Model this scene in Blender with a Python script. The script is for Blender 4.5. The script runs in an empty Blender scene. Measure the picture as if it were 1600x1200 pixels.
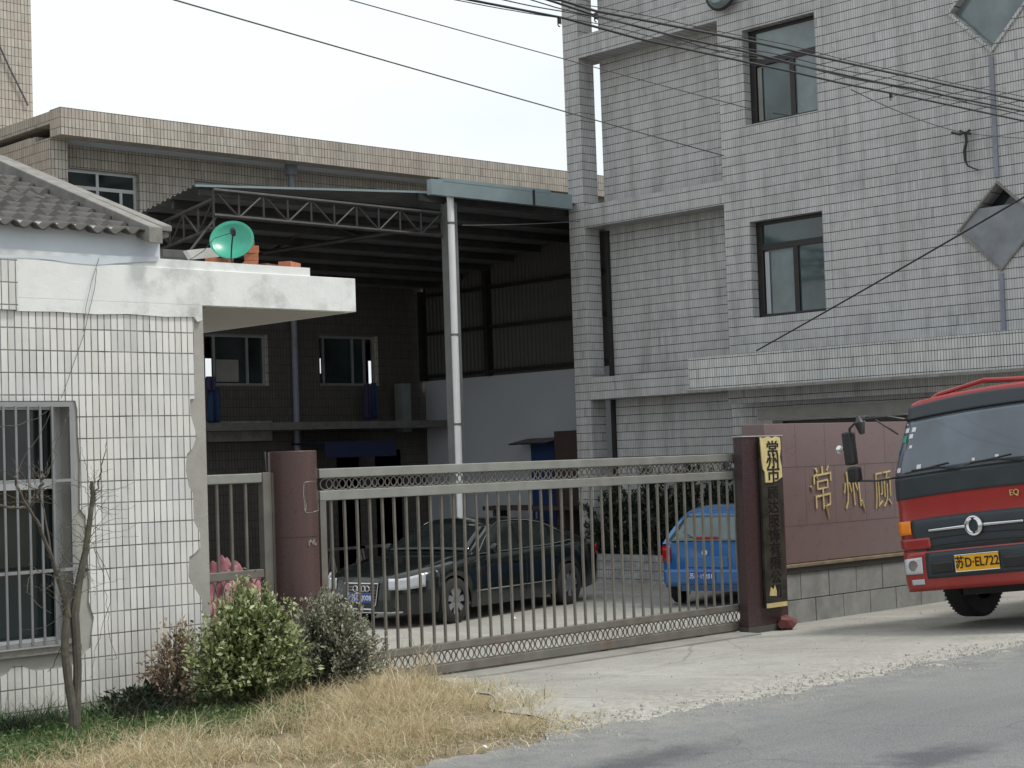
import bpy, bmesh, math, random
import numpy as np
from mathutils import Vector, Matrix
from mathutils.geometry import tessellate_polygon
random.seed(7); RN = np.random.default_rng(7)
R_ = math.radians
scene = bpy.context.scene

# ------------------------------------------------------------------ camera
EYE = 1.65
FPX = 2665.0
AZ = R_(46.8)
_F = Vector((math.cos(AZ), math.sin(AZ), 0)); _R = Vector((math.sin(AZ), -math.cos(AZ), 0)); _Z = Vector((0, 0, 1))
_roll = math.atan(0.034); _pit = math.atan(114*math.cos(_roll)/FPX)
CF = _F*math.cos(_pit) + _Z*math.sin(_pit); _u0 = -_F*math.sin(_pit) + _Z*math.cos(_pit)
CR = _R*math.cos(_roll) - _u0*math.sin(_roll); CU = _R*math.sin(_roll) + _u0*math.cos(_roll)
cam_d = bpy.data.cameras.new("camera"); cam = bpy.data.objects.new("camera", cam_d)
scene.collection.objects.link(cam); scene.camera = cam
cam_d.sensor_width = 36; cam_d.sensor_fit = 'HORIZONTAL'; cam_d.lens = FPX/1600*36
cam_d.clip_end = 2000; cam_d.clip_start = 0.05
cam.matrix_world = Matrix(((CR.x, CU.x, -CF.x, 0), (CR.y, CU.y, -CF.y, 0), (CR.z, CU.z, -CF.z, EYE), (0, 0, 0, 1)))

def U(x, y, X=None, Y=None, Z=None, D=None):
    """survey helper: the point where a sight line meets a real wall / ground plane"""
    d = CF*FPX + CR*(x-800) + CU*(600-y)
    if X is not None: t = X/d.x
    elif Y is not None: t = Y/d.y
    elif Z is not None: t = (Z-EYE)/d.z
    else: t = D/d.dot(_F)
    return Vector((0, 0, EYE)) + d*t

# ------------------------------------------------------------------ light
SUN_EL, SUN_AZ = R_(61), R_(-52)      # direction towards the sun (azimuth from +X)
w = bpy.data.worlds.new("World"); scene.world = w; w.use_nodes = True
nt = w.node_tree; nt.nodes.clear()
out = nt.nodes.new('ShaderNodeOutputWorld'); bg = nt.nodes.new('ShaderNodeBackground')
sky = nt.nodes.new('ShaderNodeTexSky'); sky.sky_type = 'NISHITA'; sky.sun_disc = False
sky.sun_elevation = SUN_EL; sky.sun_rotation = math.pi/2 - SUN_AZ
sky.air_density = 1.2; sky.dust_density = 5.0; sky.ozone_density = 1.0
# thin bright cloud veil over the blue
tc = nt.nodes.new('ShaderNodeTexCoord'); mp = nt.nodes.new('ShaderNodeMapping'); mp.inputs['Scale'].default_value = (1, 1, 2.5)
no = nt.nodes.new('ShaderNodeTexNoise'); no.inputs['Scale'].default_value = 1.6; no.inputs['Detail'].default_value = 5
rp = nt.nodes.new('ShaderNodeMapRange'); rp.inputs[1].default_value = .3; rp.inputs[2].default_value = .62; rp.inputs[3].default_value = .62; rp.inputs[4].default_value = .97
mx = nt.nodes.new('ShaderNodeMix'); mx.data_type = 'RGBA'
mx.inputs[7].default_value = (7.9, 8.35, 8.5, 1)
nt.links.new(tc.outputs['Generated'], mp.inputs[0]); nt.links.new(mp.outputs[0], no.inputs['Vector']); nt.links.new(no.outputs[0], rp.inputs[0])
nt.links.new(rp.outputs[0], mx.inputs[0]); nt.links.new(sky.outputs[0], mx.inputs[6]); nt.links.new(mx.outputs[2], bg.inputs[0])
bg.inputs[1].default_value = 0.10; nt.links.new(bg.outputs[0], out.inputs[0])
sd = bpy.data.lights.new("sun", 'SUN'); sd.energy = 1.9; sd.angle = R_(11); sd.color = (1, .96, .89)
so = bpy.data.objects.new("sun", sd); scene.collection.objects.link(so)
sv = Vector((math.cos(SUN_EL)*math.cos(SUN_AZ), math.cos(SUN_EL)*math.sin(SUN_AZ), math.sin(SUN_EL)))
so.rotation_euler = sv.to_track_quat('Z', 'Y').to_euler(); so.location = sv*60
scene.view_settings.view_transform = 'Standard'; scene.view_settings.look = 'None'
scene.view_settings.exposure = 0.36; scene.view_settings.gamma = 1

# ------------------------------------------------------------------ materials
def new_mat(name):
    m = bpy.data.materials.new(name); m.use_nodes = True
    return m, m.node_tree, m.node_tree.nodes['Principled BSDF']
class NB:
    def __init__(s, nt): s.nt = nt
    def n(s, t, **k):
        o = s.nt.nodes.new('ShaderNode'+t)
        for a, b in k.items(): setattr(o, a, b)
        return o
    def m(s, op, a, b=None, c=None):
        o = s.nt.nodes.new('ShaderNodeMath'); o.operation = op
        for i, v in enumerate((a, b, c)):
            if v is None: continue
            if isinstance(v, (int, float)): o.inputs[i].default_value = v
            else: s.nt.links.new(v, o.inputs[i])
        return o.outputs[0]
    def L(s, a, b): s.nt.links.new(a, b)
    def mix(s, f, a, b, blend='MIX'):
        o = s.nt.nodes.new('ShaderNodeMix'); o.data_type = 'RGBA'; o.blend_type = blend
        for i, v in ((0, f), (6, a), (7, b)):
            if isinstance(v, (int, float)): o.inputs[i].default_value = v
            elif isinstance(v, tuple): o.inputs[i].default_value = v if len(v) == 4 else (*v, 1)
            else: s.nt.links.new(v, o.inputs[i])
        return o.outputs[2]
    def noise(s, vec, scale, detail=3, rough=.55):
        o = s.nt.nodes.new('ShaderNodeTexNoise'); o.inputs['Scale'].default_value = scale
        o.inputs['Detail'].default_value = detail; o.inputs['Roughness'].default_value = rough
        if vec is not None: s.nt.links.new(vec, o.inputs['Vector'])
        return o.outputs[0]
    def ramp(s, v, a, b, c=0., d=1.):
        o = s.nt.nodes.new('ShaderNodeMapRange'); s.nt.links.new(v, o.inputs[0])
        for i, q in enumerate((a, b, c, d)): o.inputs[i+1].default_value = q
        return o.outputs[0]
    def pos(s): return s.nt.nodes.new('ShaderNodeNewGeometry').outputs['Position']
    def scaled(s, vec, sc):
        o = s.nt.nodes.new('ShaderNodeMapping'); o.inputs['Scale'].default_value = sc; s.nt.links.new(vec, o.inputs[0]); return o.outputs[0]
    def bump(s, h, strength, dist, bsdf):
        o = s.nt.nodes.new('ShaderNodeBump'); o.inputs['Strength'].default_value = strength; o.inputs['Distance'].default_value = dist
        s.nt.links.new(h, o.inputs['Height']); s.nt.links.new(o.outputs[0], bsdf.inputs['Normal'])

def plain(name, col, rough=.6, metal=0., var=.25, scale=6., dirt=None, dirt_amt=.4, streak=False, bump=0., spec=.5, coat=0.):
    """painted / plastered / metal surface with mottling and dirt"""
    m, nt, b = new_mat(name); g = NB(nt)
    tcx = g.n('TexCoord').outputs['Object']
    v = g.scaled(tcx, (1, 1, .12)) if streak else tcx
    f1 = g.noise(tcx, scale, 5); f2 = g.noise(v, scale*.45, 6, .65)
    lo = tuple(c*(1-var) for c in col); hi = tuple(min(1, c*(1+var*.7)) for c in col)
    c = g.mix(g.ramp(f1, .3, .7), lo, hi)
    if dirt: c = g.mix(g.ramp(f2, .48, .72, 0, dirt_amt), c, dirt)
    g.L(c, b.inputs['Base Color'])
    g.L(g.ramp(f1, .3, .7, max(.02, rough*.85), min(1, rough*1.12)), b.inputs['Roughness'])
    b.inputs['Metallic'].default_value = metal; b.inputs['Specular IOR Level'].default_value = spec
    if coat: b.inputs['Coat Weight'].default_value = coat; b.inputs['Coat Roughness'].default_value = .06
    if bump: g.bump(g.noise(tcx, scale*6, 4), .6, bump, b)
    return m

def tile(name, ca, cb, joint, pw, ph, jv=.10, jh=.055, z0=0., dirt=(.12, .12, .12), dirt_amt=.5, rough=.35, ujit=0., odd=None, vsoft=1.):
    """narrow upright ceramic wall tiles on any upright wall; world scale"""
    m, nt, b = new_mat(name); g = NB(nt)
    geo = g.n('NewGeometry'); p = geo.outputs['Position']
    sp = g.n('SeparateXYZ'); g.L(p, sp.inputs[0]); sn = g.n('SeparateXYZ'); g.L(geo.outputs['True Normal'], sn.inputs[0])
    isx = g.m('GREATER_THAN', g.m('ABSOLUTE', sn.outputs[0]), .6)
    isz = g.m('GREATER_THAN', g.m('ABSOLUTE', sn.outputs[2]), .6)
    u = g.m('ADD', g.m('MULTIPLY', isx, sp.outputs[1]), g.m('MULTIPLY', g.m('SUBTRACT', 1, isx), sp.outputs[0]))
    vv = g.m('ADD', g.m('MULTIPLY', isz, sp.outputs[1]), g.m('MULTIPLY', g.m('SUBTRACT', 1, isz), sp.outputs[2]))
    wob = g.noise(p, 1.3, 2)
    v = g.m('DIVIDE', g.m('SUBTRACT', g.m('ADD', vv, g.m('MULTIPLY', g.m('SUBTRACT', wob, .5), .012)), z0), ph)
    row = g.m('FLOOR', v)
    cvr = g.n('CombineXYZ'); g.L(row, cvr.inputs[0]); wr = g.n('TexWhiteNoise', noise_dimensions='3D'); g.L(cvr.outputs[0], wr.inputs[0])
    uu = g.m('ADD', g.m('DIVIDE', u, pw), g.m('MULTIPLY', wr.outputs[0], ujit))
    du = g.m('SUBTRACT', .5, g.m('ABSOLUTE', g.m('SUBTRACT', g.m('FRACT', uu), .5)))
    dv = g.m('SUBTRACT', .5, g.m('ABSOLUTE', g.m('SUBTRACT', g.m('FRACT', v), .5)))
    # joint width varies a bit from tile to tile
    cv = g.n('CombineXYZ'); g.L(g.m('FLOOR', uu), cv.inputs[0]); g.L(row, cv.inputs[1])
    wn = g.n('TexWhiteNoise', noise_dimensions='3D'); g.L(cv.outputs[0], wn.inputs[0])
    jw_ = g.m('MULTIPLY', g.m('SUBTRACT', g.noise(p, 9, 3), .5), .07); du = g.m('ADD', du, jw_); dv = g.m('ADD', dv, g.m('MULTIPLY', jw_, .35))
    mu = g.ramp(du, jv*.35, jv*.62, 1, 0); mv = g.ramp(dv, jh*.35, jh*.6, 1, 0)
    jm = g.m('MAXIMUM', g.m('MULTIPLY', mu, vsoft), mv)
    c = g.mix(wn.outputs[0], ca, cb)
    big = g.noise(p, .42, 4, .6); c = g.mix(g.ramp(big, .35, .65, 0, .30), c, tuple(q*.72 for q in ca))
    w3 = g.n('TexWhiteNoise', noise_dimensions='4D'); w3.inputs['W'].default_value = 3.7; g.L(cv.outputs[0], w3.inputs[0])
    c = g.mix(g.m('MULTIPLY', g.m('GREATER_THAN', w3.outputs[0], .996), .5), c, tuple(q*.45 for q in ca))
    if odd:                                   # sheets of tiles of another batch
        cs = g.n('CombineXYZ'); g.L(g.m('FLOOR', g.m('DIVIDE', uu, 6)), cs.inputs[0]); g.L(g.m('FLOOR', g.m('DIVIDE', v, 2)), cs.inputs[1])
        ws = g.n('TexWhiteNoise', noise_dimensions='3D'); g.L(cs.outputs[0], ws.inputs[0])
        c = g.mix(g.ramp(ws.outputs[0], .45, 1., 0, .4), c, odd)
    st = g.noise(g.scaled(p, (2.2, 2.2, .28)), 1.5, 7, .68)
    c = g.mix(g.ramp(st, .47, .75, 0, dirt_amt), c, dirt)
    pt = g.noise(p, 2.1, 6, .7)
    c = g.mix(g.ramp(pt, .5, .8, 0, dirt_amt*.7), c, dirt)
    foot = g.m('MULTIPLY', g.ramp(sp.outputs[2], -.1, .55, 1, 0), g.ramp(g.noise(p, 4.5, 6, .7), .35, .65, .1, .9))
    c = g.mix(foot, c, dirt)
    jc = g.mix(g.ramp(g.noise(p, 5, 3), .35, .65), tuple(q*.6 for q in joint), tuple(min(1, q*1.5) for q in joint))
    c = g.mix(jm, c, jc)
    g.L(c, b.inputs['Base Color'])
    g.L(g.m('ADD', g.m('MULTIPLY', jm, .5), rough), b.inputs['Roughness'])
    h = g.m('ADD', g.m('SUBTRACT', 1, jm), g.m('MULTIPLY', wn.outputs[0], .25))
    g.bump(h, .5, .003, b)
    return m

def glass(name, col=(.03, .04, .045), rough=.04, spec=.5, tint_noise=True):
    m, nt, b = new_mat(name); g = NB(nt)
    p = g.n('TexCoord').outputs['Object']
    c = g.mix(g.ramp(g.noise(p, 1.3, 3), .3, .7), tuple(q*.6 for q in col), tuple(q*1.5 for q in col)); g.L(c, b.inputs['Base Color'])
    b.inputs['Roughness'].default_value = rough; b.inputs['Specular IOR Level'].default_value = spec
    g.bump(g.noise(p, 1.1, 1), .12, .02, b)
    return m

M = {}
M['tile_white'] = tile('white_wall_tile', (.60, .60, .59), (.80, .80, .785), (.155, .155, .155), .0535, .1555, .155, .06, .018, (.33, .32, .29), .34, .3, odd=(.80, .76, .71))
M['tile_grey'] = tile('grey_wall_tile', (.485, .487, .495), (.575, .575, .58), (.06, .06, .065), .0445, .155, .20, .085, .03, (.17, .17, .165), .6, .4, odd=(.45, .47, .43), vsoft=.62)
M['tile_pale'] = tile('pale_canopy_tile', (.50, .51, .50), (.62, .63, .615), (.07, .07, .07), .0495, .155, .2, .08, .06, (.22, .22, .21), .5, .35, odd=(.54, .56, .59), vsoft=.8)
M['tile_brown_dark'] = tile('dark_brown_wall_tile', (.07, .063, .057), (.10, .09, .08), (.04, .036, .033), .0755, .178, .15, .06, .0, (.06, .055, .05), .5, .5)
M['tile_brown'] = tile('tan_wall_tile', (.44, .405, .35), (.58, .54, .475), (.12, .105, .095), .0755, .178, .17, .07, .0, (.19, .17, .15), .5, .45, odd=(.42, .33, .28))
M['plaster'] = plain('bare_cement_render', (.36, .35, .32), .9, 0, .12, 5, (.22, .21, .19), .5, bump=.004)
M['whitewash'] = plain('flaking_whitewash', (.74, .76, .75), .85, 0, .06, 5, (.22, .23, .22), .75, bump=.003)
M['bluewash'] = plain('pale_blue_wash', (.58, .63, .69), .85, 0, .06, 3, (.40, .42, .45), .4)
M['soffit'] = plain('grey_soffit', (.42, .41, .38), .9, 0, .06, 2)
M['concrete_old'] = plain('weathered_concrete', (.24, .232, .215), .92, 0, .25, 9, (.10, .10, .095), .6, bump=.006)
M['roof_tile'] = plain('grey_cement_roof_tile', (.105, .099, .093), .9, 0, .28, 5, (.06, .06, .058), .5, bump=.002)
M['steel_gate'] = plain('dull_grey_gate_paint', (.18, .173, .155), .45, .35, .18, 7, (.15, .085, .05), .5)
M['steel_gate_rail'] = plain('pale_grey_gate_rail', (.27, .275, .255), .42, .35, .12, 7, (.2, .18, .15), .3)
M['granite'] = plain('reddish_brown_granite', (.085, .050, .048), .3, 0, .12, 60, spec=.4)
M['granite_dark'] = plain('dark_maroon_granite', (.058, .036, .037), .3, 0, .12, 60, spec=.4)
M['granite_sign'] = plain('polished_brown_stone', (.17, .118, .115), .30, 0, .07, 5, (.14, .10, .10), .3)
M['grey_block'] = plain('grey_stone_block', (.25, .255, .245), .85, 0, .2, 5, (.12, .12, .115), .6, bump=.004)
M['mortar'] = plain('dark_mortar', (.07, .07, .065), .95)
M['gold'] = plain('gold_paint', (.70, .56, .27), .45, .3, .2, 12, (.3, .2, .08), .3)
M['gold_plate'] = plain('yellow_brass_sheet', (.78, .66, .33), .4, .25, .12, 7, (.4, .3, .1), .4)
M['black_ink'] = plain('black_lettering', (.015, .013, .012), .5)
M['sign_dark'] = plain('stripped_dark_board', (.035, .033, .028), .3, 0, .5, 9, (.09, .075, .05), .5)
M['ghost_ink'] = plain('faded_letter_traces', (.012, .012, .012), .25)
M['white_paint'] = plain('white_pvc', (.76, .77, .78), .4, 0, .05, 4, (.5, .5, .5), .3, streak=True)
M['shed_steel'] = plain('grey_shed_steel', (.20, .22, .22), .5, .3, .15, 4, (.12, .11, .09), .4, streak=True)
M['truss_steel'] = plain('painted_truss_steel', (.04, .039, .041), .55, .2, .2, 6, (.13, .11, .10), .4)
M['fascia'] = plain('grey_blue_sheet_fascia', (.25, .32, .34), .45, .2, .08, 3, (.14, .17, .18), .3)
M['dark_sheet'] = plain('dull_corrugated_sheet', (.125, .13, .135), .6, .2, .2, 2, (.05, .05, .05), .5)
M['dark_wall'] = plain('dark_cladding_sheet', (.055, .055, .053), .7, 0, .15, 2, (.06, .06, .055), .5, streak=True)
M['white_wall'] = plain('white_painted_masonry', (.38, .40, .44), .85, 0, .05, 1.2, (.45, .46, .46), .35)
M['dark_frame'] = plain('dark_bronze_aluminium', (.028, .026, .026), .4, .3)
M['alu'] = plain('pale_aluminium', (.62, .64, .66), .35, .5, .08)
M['win_alu_grey'] = plain('grey_aluminium', (.30, .31, .32), .4, .5, .1)
M['glass_dark'] = glass('dark_window_glass', (.02, .03, .03))
M['glass_teal'] = glass('teal_window_glass', (.045, .075, .08), .06, .8)
M['glass_pale'] = glass('pale_window_glass', (.14, .18, .19), .12, .8)
M['curtain'] = plain('dusty_curtain', (.22, .22, .21), .9, 0, .2, 3)
M['cable'] = plain('black_cable', (.022, .022, .026), .6)
M['cable_grey'] = plain('grey_wire', (.10, .10, .11), .6)
M['dish'] = plain('green_enamel', (.04, .36, .245), .33, 0, .1, 9, (.02, .2, .14), .3, coat=.25)
M['black_plastic'] = plain('black_plastic', (.02, .02, .022), .45)
M['tyre'] = plain('tyre_rubber', (.018, .018, .018), .85, 0, .2, 8, (.05, .048, .045), .3)
M['brick'] = plain('orange_brick', (.42, .155, .085), .9, 0, .25, 20, (.25, .13, .09), .5, bump=.004)
M['brick_dark'] = plain('sooty_brick', (.16, .09, .065), .92, 0, .3, 18, (.05, .045, .04), .6, bump=.004)
M['board_white'] = plain('dirty_white_slab', (.55, .54, .53), .8, 0, .12, 6, (.3, .29, .28), .4)
M['slab_grey'] = plain('mossy_grey_slab', (.10, .10, .095), .9, 0, .3, 8)
M['red_rock'] = plain('broken_red_stone', (.16, .055, .05), .9, 0, .5, 14, (.08, .05, .05), .5, bump=.01)
M['bark'] = plain('grey_bark', (.09, .083, .07), .95, 0, .4, 22, (.17, .17, .09), .5, bump=.006)
M['twig'] = plain('grey_twig', (.11, .095, .08), .9, 0, .3, 15)
M['audi_paint'] = plain('very_dark_green_paint', (.010, .014, .013), .16, .3, .1, 3, (.02, .022, .02), .1, coat=.6, spec=.4)
M['blue_paint'] = plain('bright_blue_paint', (.010, .11, .33), .25, .1, .1, 3, (.03, .12, .28), .3, coat=.7)
M['truck_red'] = plain('faded_red_paint', (.33, .026, .022), .34, 0, .1, 3, (.25, .10, .08), .45, coat=.4)
M['truck_dark'] = plain('dark_grey_plastic', (.032, .042, .052), .5, 0, .15, 4)
M['chrome'] = plain('chrome', (.72, .73, .75), .16, 1., .04)
M['rim'] = plain('silver_alloy', (.42, .43, .44), .35, .8, .08)
M['lamp_glass'] = glass('headlamp_glass', (.45, .47, .50), .1, 1.)
M['amber'] = plain('amber_lens', (.85, .24, .01), .2, 0, .1)
M['tail_red'] = plain('red_lens', (.35, .01, .012), .15, 0, .1)
M['plate_blue'] = plain('blue_number_plate', (.01, .07, .33), .4, 0, .05)
M['plate_yellow'] = plain('yellow_number_plate', (.80, .40, .01), .45, 0, .08, 8, (.4, .22, .02), .3)
M['plate_white_ink'] = plain('white_ink', (.8, .8, .8), .5)
M['windscreen'] = glass('windscreen_glass', (.085, .11, .14), .05, 1.)
M['car_glass'] = glass('dark_car_glass', (.012, .016, .016), .04, .6)
M['pink'] = plain('pink_quilt_cloth', (.44, .17, .21), .9, 0, .3, 9, (.60, .45, .48), .8)
M['blue_cloth'] = plain('blue_cloth', (.012, .035, .09), .9, 0, .3, 6)
M['violet_cloth'] = plain('violet_cloth', (.035, .025, .075), .9, 0, .3, 6)
M['blue_sheet'] = plain('blue_painted_steel', (.012, .04, .13), .5, .1, .15, 3)
M['brown_crate'] = plain('dark_brown_boards', (.055, .035, .03), .8, 0, .3, 4)
M['yellow_paint'] = plain('yellow_paint', (.5, .4, .02), .6)
M['white_sheet'] = plain('white_tarpaulin', (.78, .78, .78), .6, 0, .06, 3)
M['pipe_rust'] = plain('grey_blue_drain_pipe', (.22, .24, .29), .6, .1, .2, 4, (.14, .11, .09), .5, streak=True)

def leafmat(name, a, b_, c_=None, trans=.35):
    m, nt, b = new_mat(name); g = NB(nt)
    at = g.n('Attribute'); at.attribute_name = 'tone'
    v = at.outputs['Fac']
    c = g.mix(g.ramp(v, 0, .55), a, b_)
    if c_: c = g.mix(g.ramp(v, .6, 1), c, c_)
    g.L(c, b.inputs['Base Color']); b.inputs['Roughness'].default_value = .5
    tr = g.n('BsdfTranslucent'); g.L(c, tr.inputs[0]); ms = g.n('MixShader'); ms.inputs[0].default_value = trans
    o = nt.nodes['Material Output']; g.L(b.outputs[0], ms.inputs[1]); g.L(tr.outputs[0], ms.inputs[2]); g.L(ms.outputs[0], o.inputs[0])
    return m
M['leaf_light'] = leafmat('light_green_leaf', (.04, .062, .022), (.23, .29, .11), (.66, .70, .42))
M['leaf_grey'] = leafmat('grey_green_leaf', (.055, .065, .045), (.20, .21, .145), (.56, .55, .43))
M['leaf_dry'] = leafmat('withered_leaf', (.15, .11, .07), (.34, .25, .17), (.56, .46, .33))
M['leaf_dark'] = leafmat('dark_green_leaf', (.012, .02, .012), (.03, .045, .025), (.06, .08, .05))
M['grass_dry'] = leafmat('dry_straw', (.26, .20, .115), (.58, .48, .29), (.88, .82, .64), .3)
M['grass_green'] = leafmat('weedy_green', (.035, .07, .022), (.10, .19, .06), (.28, .36, .15), .3)

# ground materials ---------------------------------------------------
def mk_concrete():
    m, nt, b = new_mat('driveway_concrete'); g = NB(nt); p = g.pos()
    n1 = g.noise(p, .7, 6, .6); n2 = g.noise(p, 14, 5, .7); n3 = g.noise(p, 90, 2)
    c = g.mix(g.ramp(n1, .3, .7), (.30, .293, .265), (.41, .402, .365))
    c = g.mix(g.ramp(n2, .35, .75, 0, .55), c, (.20, .198, .185))
    c = g.mix(g.ramp(n3, .56, .66, 0, .6), c, (.13, .125, .115))
    st = g.noise(p, 1.6, 7, .72); c = g.mix(g.ramp(st, .5, .72, 0, .6), c, (.19, .185, .17))
    st2 = g.noise(g.scaled(p, (1.6, .3, 1)), 1.1, 5); c = g.mix(g.ramp(st2, .55, .7, 0, .4), c, (.46, .455, .43))
    vo = g.n('TexVoronoi', feature='DISTANCE_TO_EDGE'); vo.inputs['Scale'].default_value = .33; g.L(g.mix(.12, p, g.n('TexNoise').outputs[1]), vo.inputs['Vector'])
    c = g.mix(g.ramp(vo.outputs[0], .0012, .003, .35, 0), c, (.08, .075, .07))
    # loose grit gathers towards the road edge
    sp = g.n('SeparateXYZ'); g.L(p, sp.inputs[0]); edge = g.ramp(sp.outputs[1], 7.3, 8.6, 1, 0)
    v2 = g.n('TexVoronoi'); v2.inputs['Scale'].default_value = 26; g.L(p, v2.inputs['Vector'])
    c = g.mix(g.m('MULTIPLY', edge, g.ramp(n2, .3, .55, 0, .9)), c, g.mix(v2.outputs[1], (.16, .15, .13), (.52, .50, .45)))
    g.L(c, b.inputs['Base Color']); b.inputs['Roughness'].default_value = .93
    g.bump(g.m('ADD', n2, g.m('MULTIPLY', n3, .5)), .6, .01, b); return m
def mk_asphalt():
    m, nt, b = new_mat('worn_asphalt'); g = NB(nt); p = g.pos()
    n1 = g.noise(p, .45, 6, .6); n2 = g.noise(p, 60, 3, .7); n3 = g.noise(g.scaled(p, (.25, 1.4, 1)), 1.2, 5)
    c = g.mix(g.ramp(n1, .35, .65), (.145, .153, .156), (.195, .202, .202))
    c = g.mix(g.ramp(n3, .4, .75, 0, .5), c, (.23, .235, .23))
    c = g.mix(g.ramp(n2, .45, .7, 0, .6), c, (.085, .09, .095))
    v2 = g.n('TexVoronoi'); v2.inputs['Scale'].default_value = 75; g.L(p, v2.inputs['Vector'])
    c = g.mix(g.ramp(v2.outputs[0], .08, .3, .8, 0), c, (.34, .34, .325))
    tr = g.noise(g.scaled(p, (.12, 2.6, 1)), 1.0, 3); c = g.mix(g.ramp(tr, .52, .7, 0, .35), c, (.10, .104, .108))
    # oily patches in the lane
    sp = g.n('SeparateXYZ'); g.L(p, sp.inputs[0])
    dist = g.noise(p, 6, 4)
    tot = None
    for (cx, cy, rx, ry) in OIL:
        dx = g.m('DIVIDE', g.m('SUBTRACT', sp.outputs[0], cx), rx); dy = g.m('DIVIDE', g.m('SUBTRACT', sp.outputs[1], cy), ry)
        r = g.m('ADD', g.m('SQRT', g.m('ADD', g.m('MULTIPLY', dx, dx), g.m('MULTIPLY', dy, dy))), g.m('MULTIPLY', g.m('SUBTRACT', dist, .5), 1.6))
        k = g.ramp(r, .3, 1.1, .75, 0); tot = k if tot is None else g.m('MAXIMUM', tot, k)
    c = g.mix(tot, c, (.055, .058, .068))
    vo = g.n('TexVoronoi', feature='DISTANCE_TO_EDGE'); vo.inputs['Scale'].default_value = .55; nz = g.n('TexNoise'); nz.inputs['Scale'].default_value = 3; g.L(p, nz.inputs['Vector'])
    g.L(g.mix(.16, p, nz.outputs[1]), vo.inputs['Vector'])
    c = g.mix(g.ramp(vo.outputs[0], .0015, .005, .25, 0), c, (.06, .06, .062))
    dust = g.m('MULTIPLY', g.ramp(sp.outputs[1], 6.2, 7.4, 0, .75), g.ramp(g.noise(p, 3.5, 6, .7), .38, .62, 0, 1)); c = g.mix(dust, c, (.30, .29, .265))
    g.L(c, b.inputs['Base Color']); b.inputs['Roughness'].default_value = .85
    g.bump(g.m('ADD', n2, v2.outputs[0]), .8, .008, b); return m
_o1 = U(1015, 1184, Z=0); _o2 = U(1455, 1180, Z=0)
OIL = [(_o1.x, _o1.y, .75, .22), (_o2.x, _o2.y, .55, .25)]
M['concrete'] = mk_concrete(); M['asphalt'] = mk_asphalt()
def mk_soil():
    m, nt, b = new_mat('dusty_soil'); g = NB(nt); p = g.pos()
    n1 = g.noise(p, 1.2, 6); n2 = g.noise(p, 30, 4)
    c = g.mix(g.ramp(n1, .35, .65), (.17, .14, .085), (.32, .26, .16)); c = g.mix(g.ramp(n2, .4, .7, 0, .7), c, (.12, .095, .06))
    g.L(c, b.inputs['Base Color']); b.inputs['Roughness'].default_value = 1; g.bump(n2, .8, .03, b); return m
M['soil'] = mk_soil()

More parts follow.
